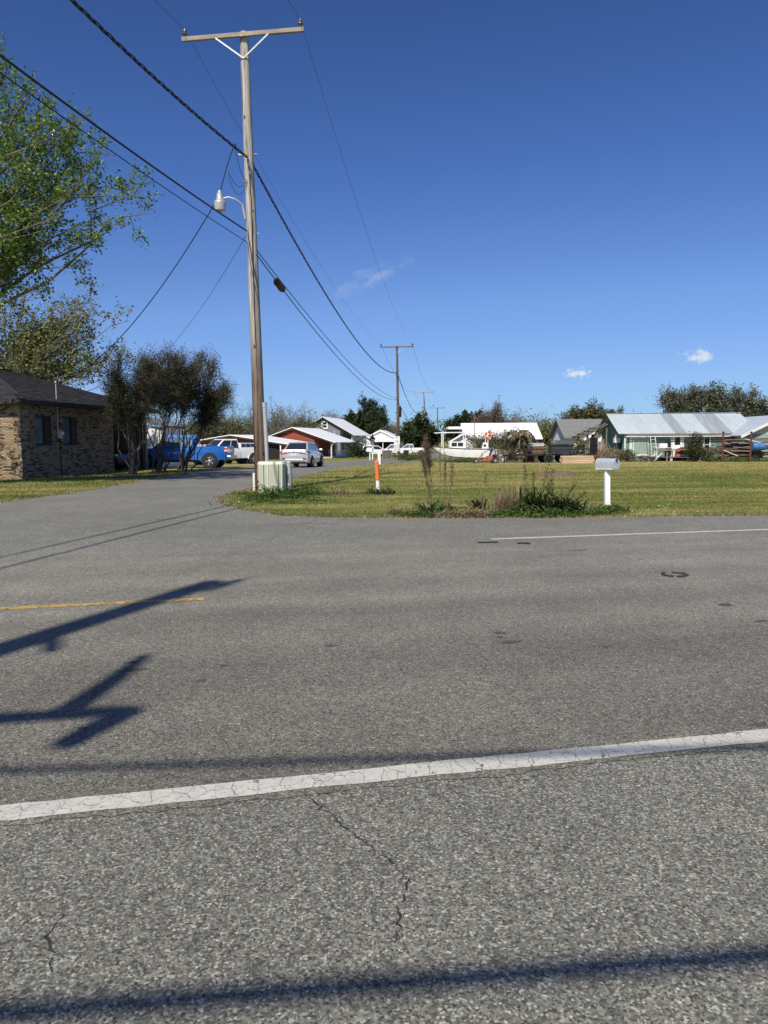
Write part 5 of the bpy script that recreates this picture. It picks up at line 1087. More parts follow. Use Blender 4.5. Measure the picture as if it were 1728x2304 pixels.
# broken lean-to between the two houses
sd_ = thing('lean_to', 'collapsing dark wooden lean-to against the green house gable', 'shed', PX(1343, 66), rad(4))
for x, z in ((-.9, 2.3), (.0, 2.75), (.85, 3.0)):
    for y in (0, 2.4): MB().box((x, y, z / 2), (.11, .11, z)).build('post', 'wood_grey', sd_)
for k in range(6): MB().bar((-1.5, -.2 + k * .55, 2.05), (1.1, -.2 + k * .55, 3.35 - .1 * (k % 2)), .12, .05).build('rafter', 'wood_grey', sd_)
for k in range(4): MB().bar((-1.45 + k * .5, -.3, 2.15 + k * .24), (-1.4 + k * .5, 2.9, 2.2 + k * .25), .42, .03).build('roof_board', 'wood_brown', sd_)
for k in range(7): MB().box((-.9 + k * .29, .05, .75 + .1 * (k % 3)), (.26, .03, 1.5 + .2 * (k % 3))).build('wall_board', 'wood_grey', sd_)
MB().box((-.3, .3, 1.9), (.25, .05, .9), rad(8)).build('hanging_panel', 'rust_red', sd_)
# green house with metal roof and porch
GW, GD, WX = 10.9, 7.5, 9.5; GL = PX(1404, 62.5); gr = thing('green_house', 'weathered sea green house with long pale metal roof and porch', 'house', GL, rad(-2.5)); 
b = MB(); b.prism([(0, 0), (GD, 0), (GD, 2.36), (GD / 2, 3.96), (0, 2.36)], 0, GW, 'YZ'); b.build('wall', 'green_siding', gr)
MB().box((GW / 2, -.018, 1.2), (GW - .1, .03, 2.3)).build('front_cladding', 'green_siding', gr)
sl_ = (4.08 - 2.28) / (GD / 2 + .4)
pn = MB(); pn.box((0, 0, 0), (.94, math.hypot(GD / 2 + .4, 1.8), .012))
for dx in (-.47, -.235, 0, .235): pn.box((dx + .01, 0, .014), (.035, math.hypot(GD / 2 + .4, 1.8), .02))
pm = pn.mesh('roof_panel'); pm2 = pm.copy(); pm.materials.append(MATS['metal_roof']); pm2.materials.append(MATS['metal_roof_worn'])
roofG = MB().add([(-.6, -.4, 2.27), (GW + .2, -.4, 2.27), (GW + .2, GD / 2, 4.06), (-.6, GD / 2, 4.06), (-.6, GD + .4, 2.27), (GW + .2, GD + .4, 2.27)], [(0, 1, 2, 3), (3, 2, 5, 4)]).build('roof', 'metal_roof', gr)
an = math.atan(sl_); k = 0; x = -.13
while x < GW:
    inst(pm2 if k in (5, 8, 9) else pm, 'roof_panel', roofG, (x, (GD / 2 - .4) / 2, (2.28 + 4.08) / 2 + .012), (an, 0, 0)); x += .94; k += 1
MB().box((GW / 2 - .2, GD / 2, 4.11), (GW + .8, .3, .04)).build('ridge_cap', 'metal_roof_worn', roofG)
MB().box((GW / 2 + .2, -.43, 2.2), (GW + .2, .03, .14)).build('fascia', 'wood_grey', gr)
for y0, z0, y1, z1 in ((-.45, 2.2, GD / 2, 4.0), (GD + .45, 2.2, GD / 2, 4.0)): MB().bar((-.62, y0, z0), (-.62, y1, z1), .03, .2).build('bargeboard', 'fascia_dark', gr)
# porch roof, deck and posts
MB().box((4.5, -.47, 2.06), (9.0, .06, .08)).build('gutter', 'white_weathered', gr)
for k in range(12): MB().box((1.5 + k * .6, -1.2, .36), (.58, 2.3, .04)).build('deck_board', 'deck_wood', gr)
for x in (1.4, 3.2, 4.9, 6.5, 8.0): MB().box((x, -2.2, .16), (.18, .18, .32)).build('pier', 'concrete', gr)
dw = MB().box((4.4, -.06, 1.38), (.82, .05, 1.98)).build('door', 'white_paint', gr); MB().box((4.4, -.092, 1.78), (.46, .02, .86)).build('door_glass', 'glass_dark', dw); MB().box((4.68, -.1, 1.25), (.04, .06, .04)).build('handle', 'chrome', dw)
for s in (-1, 1): MB().box((4.4 + s * .49, -.05, 1.38), (.14, .05, 2.0)).build('door_jamb', 'white_weathered', gr)
win(gr, (5.75, -.035, 1.45), .5, .8, 'F', 'white_paint', 'glass_dark', 1, 2, .07); win(gr, (6.85, -.035, 1.35), .4, 1.3, 'F', 'white_weathered', 'glass_dark', 1, 2, .09)
MB().box((.55, -.05, 1.15), (.2, .05, 2.2)).build('corner_board', 'white_weathered', gr); MB().box((.06, -.05, 1.2), (.14, .06, 2.3)).build('corner_board', 'white_weathered', gr)
b = MB(); b.box((1.35, -.08, 1.2), (1.3, .05, 1.5)); b.build('screen_frame', 'white_weathered', gr); MB().box((1.35, -.11, 1.25), (1.1, .02, 1.3)).build('screen', 'mint_siding', gr)
MB().box((8.75, -.05, 1.45), (1.1, .05, 1.35)).build('plywood_panel', 'plywood', gr); MB().box((8.75, -.085, 1.5), (.07, .03, 1.35)).build('panel_batten', 'white_weathered', gr)
b = MB(); b.box((-.04, 2.4, 1.35), (.05, .7, 1.9)); b.build('side_door', 'white_weathered', gr); MB().box((-.07, 2.4, 1.5), (.02, .45, 1.3)).build('side_door_glass', 'glass_blue', gr); MB().box((-.3, 1.1, 1.75), (.5, .6, .42)).build('window_unit', 'white_plastic', gr, bevel=.02); MB().box((-.05, 1.1, 1.3), (.05, .8, .9)).build('side_window', 'dark_void', gr)
# cross gable at the right end
b = MB(); b.prism([(WX - .4, 0), (WX + 5.0, 0), (WX + 5.0, 2.3), (WX + 2.0, 3.45), (WX - .4, 2.3)], -2.2, 4.5); b.build('right_wing', 'cream_siding', gr)
for (a_, za), (b__, zb) in (((WX - 1.0, 2.05), (WX + 2.3, 3.68)), ((WX + 2.3, 3.68), (WX + 5.6, 2.05))):
    b = MB(); b.prism([(a_, za), (b__, zb), (b__, zb + .07), (a_, za + .07)], -2.7, 4.9); b.build('wing_roof', 'metal_roof', gr); b = MB(); b.prism([(a_, za - .18), (b__, zb - .18), (b__, zb + .06), (a_, za + .06)], -2.74, -2.703); b.build('bargeboard', 'white_weathered', gr)
for k in range(15): MB().box((WX - .25 + k * .37, -2.215, 1.12), (.33, .025, 2.22)).build('siding_board', 'mint_siding' if k < 9 else 'cream_siding', gr)
MB().box((WX + 2.3, -2.235, 1.95), (1.5, .03, .45)).build('wing_window', 'glass_dark', gr)
# porch clutter, each its own thing
def onp(x, y, z=.38): return gr.matrix_basis @ Vector((x, y, z))
t_ = thing('porch_table', 'pale work table with clutter on the green porch', 'table', onp(2.85, -1.5)); MB().box((0, 0, .74), (1.5, .6, .04)).build('top', 'white_weathered', t_)
for sx in (-.68, .68):
    for sy in (-.24, .24): MB().box((sx, sy, .36), (.06, .06, .72)).build('leg', 'white_weathered', t_)
o = MB().box((0, 0, .17), (.62, .4, .34)).build('cooler', 'white_plastic', bevel=.03); o.location = onp(2.75, -1.5, 1.14); tag(o, 'white cooler standing on the porch table', 'cooler')
pc = thing('porch_chair', 'black chair back showing above the porch table', 'chair', onp(3.4, -1.0)); MB().box((0, 0, .45), (.5, .5, .05)).build('seat', 'black_plastic', pc); MB().box((0, .24, .95), (.5, .04, .7)).build('backrest', 'black_plastic', pc)
for sx in (-.22, .22):
    for sy in (-.22, .22): MB().box((sx, sy, .22), (.04, .04, .44)).build('leg', 'black_plastic', pc)
st_ = thing('step_ladder', 'pale ladder frame leaning by the porch screen', 'ladder', onp(2.0, -1.9, .0), rad(5))
for s in (-1, 1): MB().bar((s * .24, 0, 0), (s * .2, .5, 2.0), .04, .07).build('rail', 'white_weathered', st_)
for k in range(6): MB().bar((-.22, .08 + k * .075, .3 + k * .3), (.22, .08 + k * .075, .3 + k * .3), .05, .03).build('rung', 'white_weathered', st_)
rd = thing('blanket', 'dark red blanket bundled on the porch rail', 'blanket', onp(4.3, -2.35, .98)); g = np.random.default_rng(3); b = MB(); b.loft([[Vector((x, .2 * math.cos(t) * (1 - abs(x) / 1.1) + .02, .14 * math.sin(t) * (1.1 - abs(x)) + .1 * g.random() * (abs(x) < .7))) for t in (2 * math.pi * k / 8 for k in range(8))] for x in np.linspace(-.8, .8, 9)]); b.build('folds', 'red_cloth', rd, smooth=True, angle=80)
rs = thing('red_stool', 'small faded red stool with white top on the porch', 'stool', onp(3.85, -1.9)); MB().loft([[(-.22, -.2, 0), (.22, -.2, 0), (.22, .2, 0), (-.22, .2, 0)], [(-.17, -.16, .6), (.17, -.16, .6), (.17, .16, .6), (-.17, .16, .6)]]).build('base', 'kart_red', rs); MB().box((0, 0, .63), (.6, .4, .05)).build('top', 'white_plastic', rs, bevel=.01)
dk = MB().box((0, 0, .42), (2.1, .05, .8)).build('dark_screen', 'grill_grey'); dk.location = onp(5.0, -2.05, .36); tag(dk, 'dark sheet standing on the porch below the rail', 'sheet')
pr_ = thing('porch_rail', 'grey wooden handrail on posts along the porch front', 'railing', onp(4.4, -2.6, 0)); MB().bar((-3.2, -.1, .92), (3.4, 0, 1.05), .12, .07).build('rail', 'wood_grey', pr_)
for x in (-1.7, 1.0, 2.8): MB().box((x, 0, .5), (.1, .1, 1.0)).build('post', 'wood_grey', pr_)
MB().bar((-2.7, .05, .1), (-1.8, .05, 1.0), .07, .07).build('brace', 'white_weathered', pr_)
o = MB().bar((0, 0, 0), (-.12, 0, 2.1), .05, .05).build('leaning_pole', 'black_steel'); o.location = onp(1.3, -2.3, .02); tag(o, 'dark pole leaning at the left end of porch', 'pole')
jug = [('white jug on the porch rail right of the door', 5.6), ('white bucket on the porch rail right of the dark shrub', 7.3)]
for lab, x in jug: o = MB().lathe([(.1, 0), (.13, .02), (.12, .24), (.05, .3), (.04, .34)], 10).build('jug', 'white_plastic', smooth=True); o.location = onp(x, -2.58, 1.09); tag(o, lab, 'jug', 'white containers on the porch rail')
# lumber pile and fence posts at the right
lp_ = thing('lumber_pile', 'heap of weathered grey planks behind the rusty posts', 'lumber pile', PX(1668, 57.5), rad(-2)); g = np.random.default_rng(8)
for k in range(78):
    lay = k // 6; L = 1.8 + 2.6 * g.random(); z = .06 + lay * .135 + g.normal(0, .02); tilt = g.normal(0, .05)
    x = g.normal(.2, .5) + (.3 if lay > 8 else 0); y = -.7 + (k % 6) * .28 + g.normal(0, .05); a_ = g.normal(0, .07); d = Vector((math.cos(a_), math.sin(a_), tilt)); MB().bar(Vector((x, y, z)) - d * L / 2, Vector((x, y, z)) + d * L / 2, .16 + .1 * g.random(), .05 + .07 * g.random()).build('plank', ['wood_grey', 'wood_grey', 'wood_brown', 'deck_wood'][int(g.integers(4))], lp_)
MB().bar((-.2, -1.05, 1.75), (2.6, -.95, 1.05), .1, .05).build('plank', 'white_weathered', lp_); MB().bar((-1.9, -1.1, .95), (-.7, -1.1, .45), .07, .05).build('plank', 'white_weathered', lp_)
o = MB().lathe([(.28, -.45), (.3, -.4), (.31, 0), (.3, .4), (.28, .45)], 14, axis='X').build('blue_barrel', 'blue_tarp', smooth=True); o.location = PX(1706, 56.3) + Vector((0, 0, 1.15)); tag(o, 'blue plastic drum lying on the lumber pile', 'drum')
for i, (px, h) in enumerate(((1626, 2.15), (1689, 2.15))):
    fp = thing('fence_post', ['rusty red steel fence post at the left of lumber pile', 'rusty red steel fence post in front of lumber pile, rightmost'][i], 'fence post', PX(px, 54.5), 0, 'rusty fence posts'); MB().tube([(0, 0, 0), (.02, 0, h)], .065, 10).build('pipe', 'rust_red', fp, smooth=True); MB().lathe([(.07, 0), (.085, .03), (.07, .08), (.02, .1)], 10, (.02, 0, h)).build('cap', 'black_steel', fp)
fr_ = MB().tube([P(1610, 0, 1) * 0 + PX(1604, 54.7) + Vector((0, 0, 1.02)), PX(1740, 54.7) + Vector((0, 0, 1.06))], .02, 6).build('fence_wire', 'wire_grey'); tag(fr_, 'single fence wire between the rusty posts', 'wire')
def junk(name, label, cat, px, Y, fn, rz=0.0, dz=0.0):
    t = thing(name, label, cat, PX(px, Y) + Vector((0, 0, dz)), rz); fn(t); return t
def pallet(t):
    for k in range(6): MB().box((-.5 + k * .2, 0, .5), (.14, .03, 1.0)).build('slat', 'wood_grey', t)
    for z in (.1, .5, .9): MB().box((0, .06, z), (1.16, .08, .09)).build('bearer', 'wood_grey', t)
junk('wood_pallet', 'grey wooden pallet standing between the palm and skiff', 'pallet', 1128, 60.5, pallet, rad(8))
junk('wood_pallet', 'grey wooden pallet leaning at the left end of lean-to', 'pallet', 1338, 62.0, pallet, rad(-12))
def bucket(mat):
    def f(t): MB().lathe([(.12, 0), (.15, .3), (.16, .31), (.15, .33)], 12).build('pail', mat, t, smooth=True); MB().tube([(-.15, 0, .3), (-.12, -.04, .42), (0, -.06, .47), (.12, -.04, .42), (.15, 0, .3)], .008, 5).build('handle', 'galv', t)
    return f
junk('bucket', 'white plastic bucket on the ground under the trailer tongue', 'bucket', 1133, 56.6, bucket('white_plastic'))
junk('bucket', 'yellow bucket beside the palm trunk behind the trailer', 'bucket', 1180, 57.4, bucket('paint_yellow'))
def drum(mat):
    def f(t): MB().lathe([(.27, 0), (.29, .02), (.285, .28), (.3, .3), (.285, .32), (.285, .58), (.3, .6), (.285, .62), (.29, .86), (.27, .88)], 16).build('shell', mat, t, smooth=True); MB().lathe([(.05, .88), (.05, .9)], 8, (.12, 0, 0)).build('bung', 'black_steel', t)
    return f
junk('steel_drum', 'rusty steel drum right of the palm behind trailer', 'drum', 1195, 60.0, drum('rust_red'))
junk('steel_drum', 'dark drum beside the skiff stern', 'drum', 1122, 63.0, drum('grill_grey'))
def plank_heap(t):
    g_ = np.random.default_rng(12)
    for k in range(16): a_ = g_.normal(0, .25); L_ = .8 + g_.random(); c_ = Vector((g_.normal(0, .4), g_.normal(0, .25), .05 + .05 * k * .6)); d_ = Vector((math.cos(a_), math.sin(a_), g_.normal(0, .08))); MB().bar(c_ - d_ * L_ / 2, c_ + d_ * L_ / 2, .14, .04).build('plank', ['wood_grey', 'wood_brown', 'deck_wood', 'white_weathered'][k % 4], t)
junk('scrap_heap', 'heap of scrap boards behind the trailer tongue', 'scrap heap', 1150, 61.5, plank_heap)
junk('scrap_heap', 'heap of scrap boards between smoker and lean-to', 'scrap heap', 1318, 60.5, plank_heap)
junk('scrap_heap', 'heap of scrap boards in front of the porch steps', 'scrap heap', 1448, 58.6, plank_heap)
# dirt mound and rock on the lawn
mo = MB(); cx, cy = gnd(1252, 1071); N_ = 18
mo.loft([[Vector((cx + 1.05 * q * math.cos(t) * (1 + .12 * math.sin(3 * t)), cy + 1.1 * q * math.sin(t), .01 + zz)) for t in (2 * math.pi * k / N_ for k in range(N_))] for q, zz in ((1.0, -.02), (.8, .06), (.5, .15), (.2, .2), (.02, .21))]); tag(mo.build('dirt_mound', 'dirt', smooth=True, angle=80), 'low reddish brown dirt mound on the mown lawn', 'mound')
g = np.random.default_rng(2); rk = MB(); cx, cy = gnd(1308, 1152); rk.loft([[Vector((cx + .14 * q * math.cos(t) * (1 + .25 * g.random()), cy + .1 * q * math.sin(t) * (1 + .25 * g.random()), zz)) for t in (2 * math.pi * k / 9 for k in range(9))] for q, zz in ((1.0, 0), (1.05, .05), (.75, .12), (.2, .15))]); tag(rk.build('rock', 'rock', smooth=True, angle=50), 'pale grey rock in the weeds left of the mailbox', 'rock')

# ------------------------------------------------------------------ trees
def rad_of(px, Y): return px * Y / FPX
def tp(px, py, Y, dy=0): q = P(px, py, Y + dy); return (q.x, q.y, q.z)
g = np.random.default_rng(31)
# big tree at the upper left (its trunk stands outside the picture)
tg = [tp(x, y, 24 + d) for x, y, d in [(338, 480, -1), (320, 430, 0), (290, 505, .5), (270, 350, 0), (300, 400, 1), (205, 250, 0), (175, 270, 1), (100, 190, -1), (150, 260, 1.5), (40, 215, 0), (20, 150, 0), (5, 95, 1), (60, 240, 1), (230, 330, -1), (190, 365, 1.5), (250, 440, -1.5), (180, 545, -1), (160, 600, 0), (120, 330, 0), (80, 300, -2), (30, 300, 1), (130, 420, 2), (60, 400, -2), (210, 420, 2), (150, 480, -2), (20, 480, 1), (85, 500, 2), (-40, 300, 0), (-60, 200, 1), (-90, 420, -1), (-120, 300, 2), (-200, 250, 0), (-260, 350, 1), (-300, 450, -1), (-160, 150, 1), (110, 560, 1), (170, 440, 0), (225, 400, 0), (95, 360, 1), (50, 330, -1), (35, 255, 0), (140, 300, -1), (185, 320, 0), (60, 560, 0), (10, 620, 1), (130, 510, -1)]]
bt_ = Vector(P(-330, 1000, 24.5)); bt_.z = 0
tree('maple_tree', 'large spring green tree reaching in from the upper left', tuple(bt_), tg, 'bark', 'leaf_spring', (bt_.x + 1.2, 24.3, 5.2), .26, .010, 20, .85, 3, 34, .054, .09, 41, bend=.35, crown_start=.3, tw=.010)
# second tree behind the roof
c2 = P(130, 740, 41); tg = ell([((c2.x, 41, 6.6), (3.4, 2.6, 2.6), 26), ((P(200, 690, 41).x, 41, 8.0), (2.3, 2.2, 1.9), 16), ((P(60, 700, 41).x, 41.5, 8.2), (2.6, 2.2, 2.2), 16), ((P(-60, 760, 41).x, 42, 6.5), (2.6, 2.2, 2.6), 12), ((P(230, 800, 40).x, 40.5, 5.4), (1.6, 1.6, 1.6), 9)], g)
b2 = P(16, 1000, 42)
tree('shade_tree', 'olive leaved tree standing behind the brick house roof', (b2.x, 42, 0), tg, 'bark_pale', 'leaf_olive', (b2.x + .3, 42, 4.6), .30, .014, 13, 1.0, 3, 14, .075, .13, 42, bend=.3, tw=.012)
# crape myrtles
for i, (px, Y, sc, tops) in enumerate([(297, 33.6, 1.0, [((300, 855), 1.7, 1.35), ((240, 885), 1.3, 1.0), ((325, 825), 1.2, .9)]), (356, 36.4, 1.0, [((370, 855), 1.8, 1.35), ((400, 815), 1.3, .8), ((345, 825), 1.3, .9)]), (408, 38.0, 1.0, [((425, 880), 1.7, 1.3), ((465, 870), 1.3, 1.2), ((440, 830), 1.2, 1.0), ((490, 905), .6, .5)])]):
    base = PX(px, Y); sp_ = [((P(q[0][0], 1000, Y).x, Y, P(q[0][0], q[0][1], Y).z), (q[1], q[1] * .9, q[2]), 4) for q in tops]; tg = ell(sp_, g, .5)
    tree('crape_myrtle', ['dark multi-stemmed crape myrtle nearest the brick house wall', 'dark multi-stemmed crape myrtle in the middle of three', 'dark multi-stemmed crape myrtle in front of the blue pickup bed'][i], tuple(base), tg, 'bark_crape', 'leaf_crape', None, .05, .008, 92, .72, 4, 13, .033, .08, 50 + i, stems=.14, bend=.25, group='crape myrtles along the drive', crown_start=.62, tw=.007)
# bare woods behind the street, left
labs = ['pale bare tree behind the white pickup', 'bare tree just left of near pole', 'bare twiggy tree right of near pole', 'bare branching tree above the red brick roof', 'small bare tree left of the grey house roof', 'bare tree far left behind the crape myrtle', 'low bare tree above the grey house', 'thin bare tree beyond the speed sign']
for i, (px, top, wpx, Y, sd0) in enumerate([(520, 905, 50, 120, 1), (572, 915, 45, 122, 2), (628, 905, 42, 118, 3), (675, 915, 46, 126, 4), (745, 925, 30, 150, 5), (470, 925, 40, 115, 6), (735, 935, 30, 160, 7), (880, 955, 18, 190, 8)]):
    H = P(px, top, Y).z; R_ = rad_of(wpx, Y); base = PX(px, Y); gg = np.random.default_rng(sd0 + 70)
    tg = ell([((base.x, Y, H - R_ * .9), (R_, R_, R_ * .95), 34)], gg, .4); tree('bare_tree', labs[i], tuple(base), tg, 'bark_bare', 'leaf_moss', (base.x, Y, H * .35), .16, .02, 9, 1.6, 3, 3, .12, .3, sd0 + 90, bend=-.1, group='bare trees behind the street', tw=.022)
def leafy(name, label, px, Y, lobes, wood, leaf, H=None, lpt=22, ls=.2, seed=1, twigs=9, group=None, r0=.2, tw=.02, tl=1.3, spread=.2, shell=.45):
    gg = np.random.default_rng(seed); base = PX(px, Y); sp_ = []
    for (x, y, rx_, ry_, n_) in lobes: q = P(x, y, Y); sp_.append(((q.x, Y, q.z), (rad_of(rx_, Y), rad_of(rx_, Y) * .8, rad_of(ry_, Y)), n_))
    tg = ell(sp_, gg, shell); top = np.mean(np.array([s[0] for s in sp_]), 0); return tree(name, label, tuple(base), tg, wood, leaf, (base.x * .5 + top[0] * .5, Y, base.z + (top[2] - base.z) * .6), r0, .02, twigs, tl, 2, lpt, ls, spread, seed, bend=.1, group=group, tw=tw)
leafy('cypress_tree', 'tall ragged dark conifer behind the grey house', 834, 180, [(832, 905, 20, 14, 16), (838, 930, 30, 14, 22), (850, 948, 24, 10, 12), (826, 960, 40, 16, 24), (845, 975, 30, 12, 14)], 'bark', 'leaf_conifer', ls=.20, lpt=26, seed=201, spread=.3)
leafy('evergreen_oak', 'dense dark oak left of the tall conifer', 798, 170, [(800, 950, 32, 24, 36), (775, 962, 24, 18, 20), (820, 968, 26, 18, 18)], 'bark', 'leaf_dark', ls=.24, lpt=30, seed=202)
leafy('mossy_thicket', 'greenish brown thicket behind the low white roof', 480, 112, [(470, 968, 50, 22, 30), (530, 972, 50, 20, 28), (430, 975, 30, 20, 16)], 'bark_bare', 'leaf_moss', ls=.13, lpt=14, seed=203, tl=1.2)
leafy('mossy_thicket', 'greenish thicket behind the red brick house roof', 640, 124, [(610, 968, 40, 22, 24), (660, 965, 40, 18, 24), (700, 962, 30, 18, 18)], 'bark_bare', 'leaf_moss', ls=.13, lpt=12, seed=204, tl=1.2)
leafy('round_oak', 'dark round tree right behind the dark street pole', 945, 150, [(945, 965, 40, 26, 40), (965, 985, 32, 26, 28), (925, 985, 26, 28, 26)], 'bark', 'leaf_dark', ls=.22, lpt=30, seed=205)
leafy('round_oak', 'dark round tree left of the reddish tree', 1050, 145, [(1045, 958, 34, 20, 34), (1075, 950, 26, 20, 22), (1025, 972, 24, 18, 20)], 'bark', 'leaf_dark', ls=.22, lpt=30, seed=206)
leafy('red_maple', 'reddish budding tree behind the white roofed building', 1110, 118, [(1108, 945, 36, 30, 34), (1118, 918, 16, 16, 10), (1085, 958, 22, 18, 14), (1138, 958, 22, 20, 14)], 'bark_bare', 'leaf_red', ls=.085, lpt=10, seed=207, twigs=11, tl=1.2, spread=.2)
leafy('budding_tree', 'thin reddish budding tree right of the larger red one', 1160, 120, [(1158, 945, 14, 24, 12), (1172, 950, 22, 22, 12)], 'bark_bare', 'leaf_red', ls=.07, lpt=4, seed=208, tl=1.2)
leafy('bare_tree', 'bare feathery tree between the white roof and grey shingles', 1222, 108, [(1220, 962, 24, 26, 26)], 'bark_bare', 'leaf_moss', ls=.06, lpt=2, seed=209, tl=1.6, tw=.016)
leafy('brown_thicket', 'brown green thicket left of the shingled house', 1240, 96, [(1235, 980, 22, 24, 22), (1268, 965, 24, 24, 22), (1255, 985, 26, 20, 18)], 'bark_bare', 'leaf_olive', ls=.11, lpt=14, seed=210, tl=1.0)
leafy('olive_tree', 'olive green round tree behind the shingled house', 1345, 115, [(1340, 930, 40, 20, 34), (1300, 938, 26, 18, 18), (1375, 935, 26, 16, 18), (1280, 955, 24, 18, 14)], 'bark', 'leaf_moss', ls=.13, lpt=26, seed=211, tl=1.0)
for i, (px, lobes, lab) in enumerate([(1545, [(1510, 900, 34, 24, 26), (1565, 890, 36, 26, 30), (1540, 912, 36, 18, 18)], 'ragged live oak left above the green house roof'), (1605, [(1605, 893, 30, 26, 26), (1625, 912, 30, 18, 16)], 'ragged live oak above the middle right of metal roof'), (1680, [(1672, 895, 40, 26, 30), (1700, 915, 34, 20, 18), (1720, 935, 24, 22, 14)], 'ragged live oak rightmost at the picture edge')]):
    leafy('live_oak', lab, px, 92, lobes, 'bark_bare', 'leaf_oak', ls=.105, lpt=17, seed=220 + i, tl=1.0, twigs=12, spread=.2, group='live oaks behind the green house', shell=.6)
leafy('scraggly_tree', 'scraggly half bare tree in front of the white metal roof', 1130, 78, [(1095, 985, 34, 10, 14), (1150, 978, 40, 12, 16), (1060, 992, 24, 8, 8)], 'bark', 'leaf_dark', ls=.07, lpt=5, seed=240, tl=.8, spread=.12, r0=.09, tw=.012)
# far woods closing the horizon
g = np.random.default_rng(77); C = []
for k in range(420):
    X = -330 + 660 * g.random(); Y = 330 + 60 * g.random(); h = 8 + 5 * g.random()
    if -8 < X - (Y - 330) * .1 - 35 < 12: continue
    C.append(np.array([X, Y, -1 + h * .55]) + g.normal(0, 1, (110, 3)) * np.array([3.2, 2.5, h * .27]))
C = np.concatenate(C); C = C[C[:, 2] > -1.2]; V, F = leaves(C, .55, g); tag(npmesh('far_woods', V, F, 'leaf_olive', tint=np.repeat(g.random(len(C)) * .8, 4)), 'far line of mixed woods along the horizon', 'woods', kind='stuff')

# ------------------------------------------------------------------ shrubs and weeds
def shrub(name, label, px, Y, w, h, leaf, n=2600, ls=.05, seed=1, stems=14, wood='bark_crape', conic=0.0, group=None, d=None):
    gg = np.random.default_rng(seed); base = PX(px, Y); root = thing(name, label, 'shrub', base, 0, group); sg = []
    cl = gg.normal(size=(34, 3)); cl /= np.linalg.norm(cl, axis=1, keepdims=True); cl = cl * (gg.random((34, 1)) ** .4); z = (cl[:, 2] * .5 + .52) * h; k = 1 - conic * z / h; cc = np.c_[cl[:, 0] * w / 2 * k, cl[:, 1] * (d or w) / 2 * k, z]
    C = cc[gg.integers(34, size=n)] + gg.normal(0, 1, (n, 3)) * np.array([w * .13, w * .13, h * .09]); C = C[C[:, 2] > .01]
    for q in cc[:stems]: sg += [(0, 0, 0, *(q * .5 + gg.normal(0, .03, 3)), .02, .014), (*(q * .5), *q, .014, .005)]
    V, F = tubes(sg, 5); npmesh('stems', V, F, wood, root); V, F = leaves(C, ls, gg); npmesh('foliage', V, F, leaf, root, np.repeat(gg.random(len(C)), 4))['kind'] = 'stuff'; return root
shrub('cone_shrub', 'dark reddish conical shrub in front of the green porch', 1563, 56.5, 1.5, 2.15, 'weed_dark', 5200, .05, 1, conic=.35)
shrub('small_bush', 'small grey green bush right of the dark conical shrub', 1600, 56.0, 1.1, 1.05, 'leaf_moss', 2000, .045, 2)
shrub('hedge_bush', 'yellow green bush at the left end of the porch', 1412, 58.0, 1.2, 1.0, 'leaf_moss', 2000, .05, 3)
shrub('dry_hedge', 'grey brown dried hedge behind the timber stack', 1365, 59.5, 3.0, 1.05, 'straw', 4200, .045, 4, d=1.0)
shrub('round_bush', 'dark green rounded bush in front of the grey house', 808, 100, 3.4, 2.2, 'leaf_dark', 3200, .1, 5)
shrub('yard_bush', 'green bush between the smoker and the shingled house', 1300, 74, 2.4, 2.0, 'weed', 2600, .07, 6)
shrub('tangled_brush', 'brown tangled brush behind the go-kart and trailer tongue', 1125, 62, 2.2, 1.2, 'frond_dead', 2200, .055, 7)
shrub('vine_brush', 'dark green vines hanging beside the white building', 1080, 72, 3.4, 2.1, 'leaf_moss', 3600, .06, 8, d=1.2)
shrub('vine_brush', 'green brush below the palm skirt behind the trailer', 1190, 62, 2.6, .9, 'leaf_moss', 2200, .05, 9)
shrub('tall_brush', 'dim green brush in front of the white building wall', 1150, 74, 3.0, 1.7, 'weed_dark', 3000, .07, 10, d=1.2)
tag(shrub('bank_weeds', 'low green weeds under the skiff hull', 1035, 59.5, 4.5, .38, 'weed', 3600, .045, 12, d=.9), None, 'weeds')
tag(shrub('bank_weeds', 'low green weeds at the foot of the dark street pole', 915, 74, 3.2, .6, 'weed', 2200, .06, 13, d=1.2), None, 'weeds')
tag(shrub('bank_weeds', 'low dry weeds at the foot of lumber pile', 1665, 55.5, 4.2, .3, 'weed', 2200, .05, 14, d=.8), None, 'weeds')
# palm with a skirt of dead fronds
pm_ = thing('palm_tree', 'short shaggy palm with dead brown frond skirt behind the trailer', 'palm', PX(1172, 59.0)); g = np.random.default_rng(15)
MB().tube([(0, 0, 0), (.05, 0, .8), (0, 0, 1.7), (.05, 0, 2.1)], [.26, .22, .2, .24], 10).build('trunk', 'bark', pm_, smooth=True)
def fan(c, d, L, n=13, wid=.055, droop=.5):
    out = []; d = Vector(d).normalized(); s = d.cross(Vector((0, 0, 1)));  s = s.normalized() if s.length > .01 else Vector((1, 0, 0))
    for k in range(n):
        a_ = (k / (n - 1) - .5) * 2.5; q = (d * math.cos(a_) + s * math.sin(a_)).normalized(); l_ = L * (.7 + .3 * math.cos(a_)); w_ = q.cross(Vector((0, 0, 1))).normalized() * wid if abs(q.z) < .95 else s * wid; c0 = Vector(c); m_ = c0 + q * l_ * .55 - Vector((0, 0, droop * l_ * .12)); e_ = c0 + q * l_ - Vector((0, 0, droop * l_ * .55)); out += [c0 - w_ * .3, c0 + w_ * .3, m_ + w_, m_ - w_, m_ - w_, m_ + w_, e_ + w_ * .2, e_ - w_ * .2]
    return out
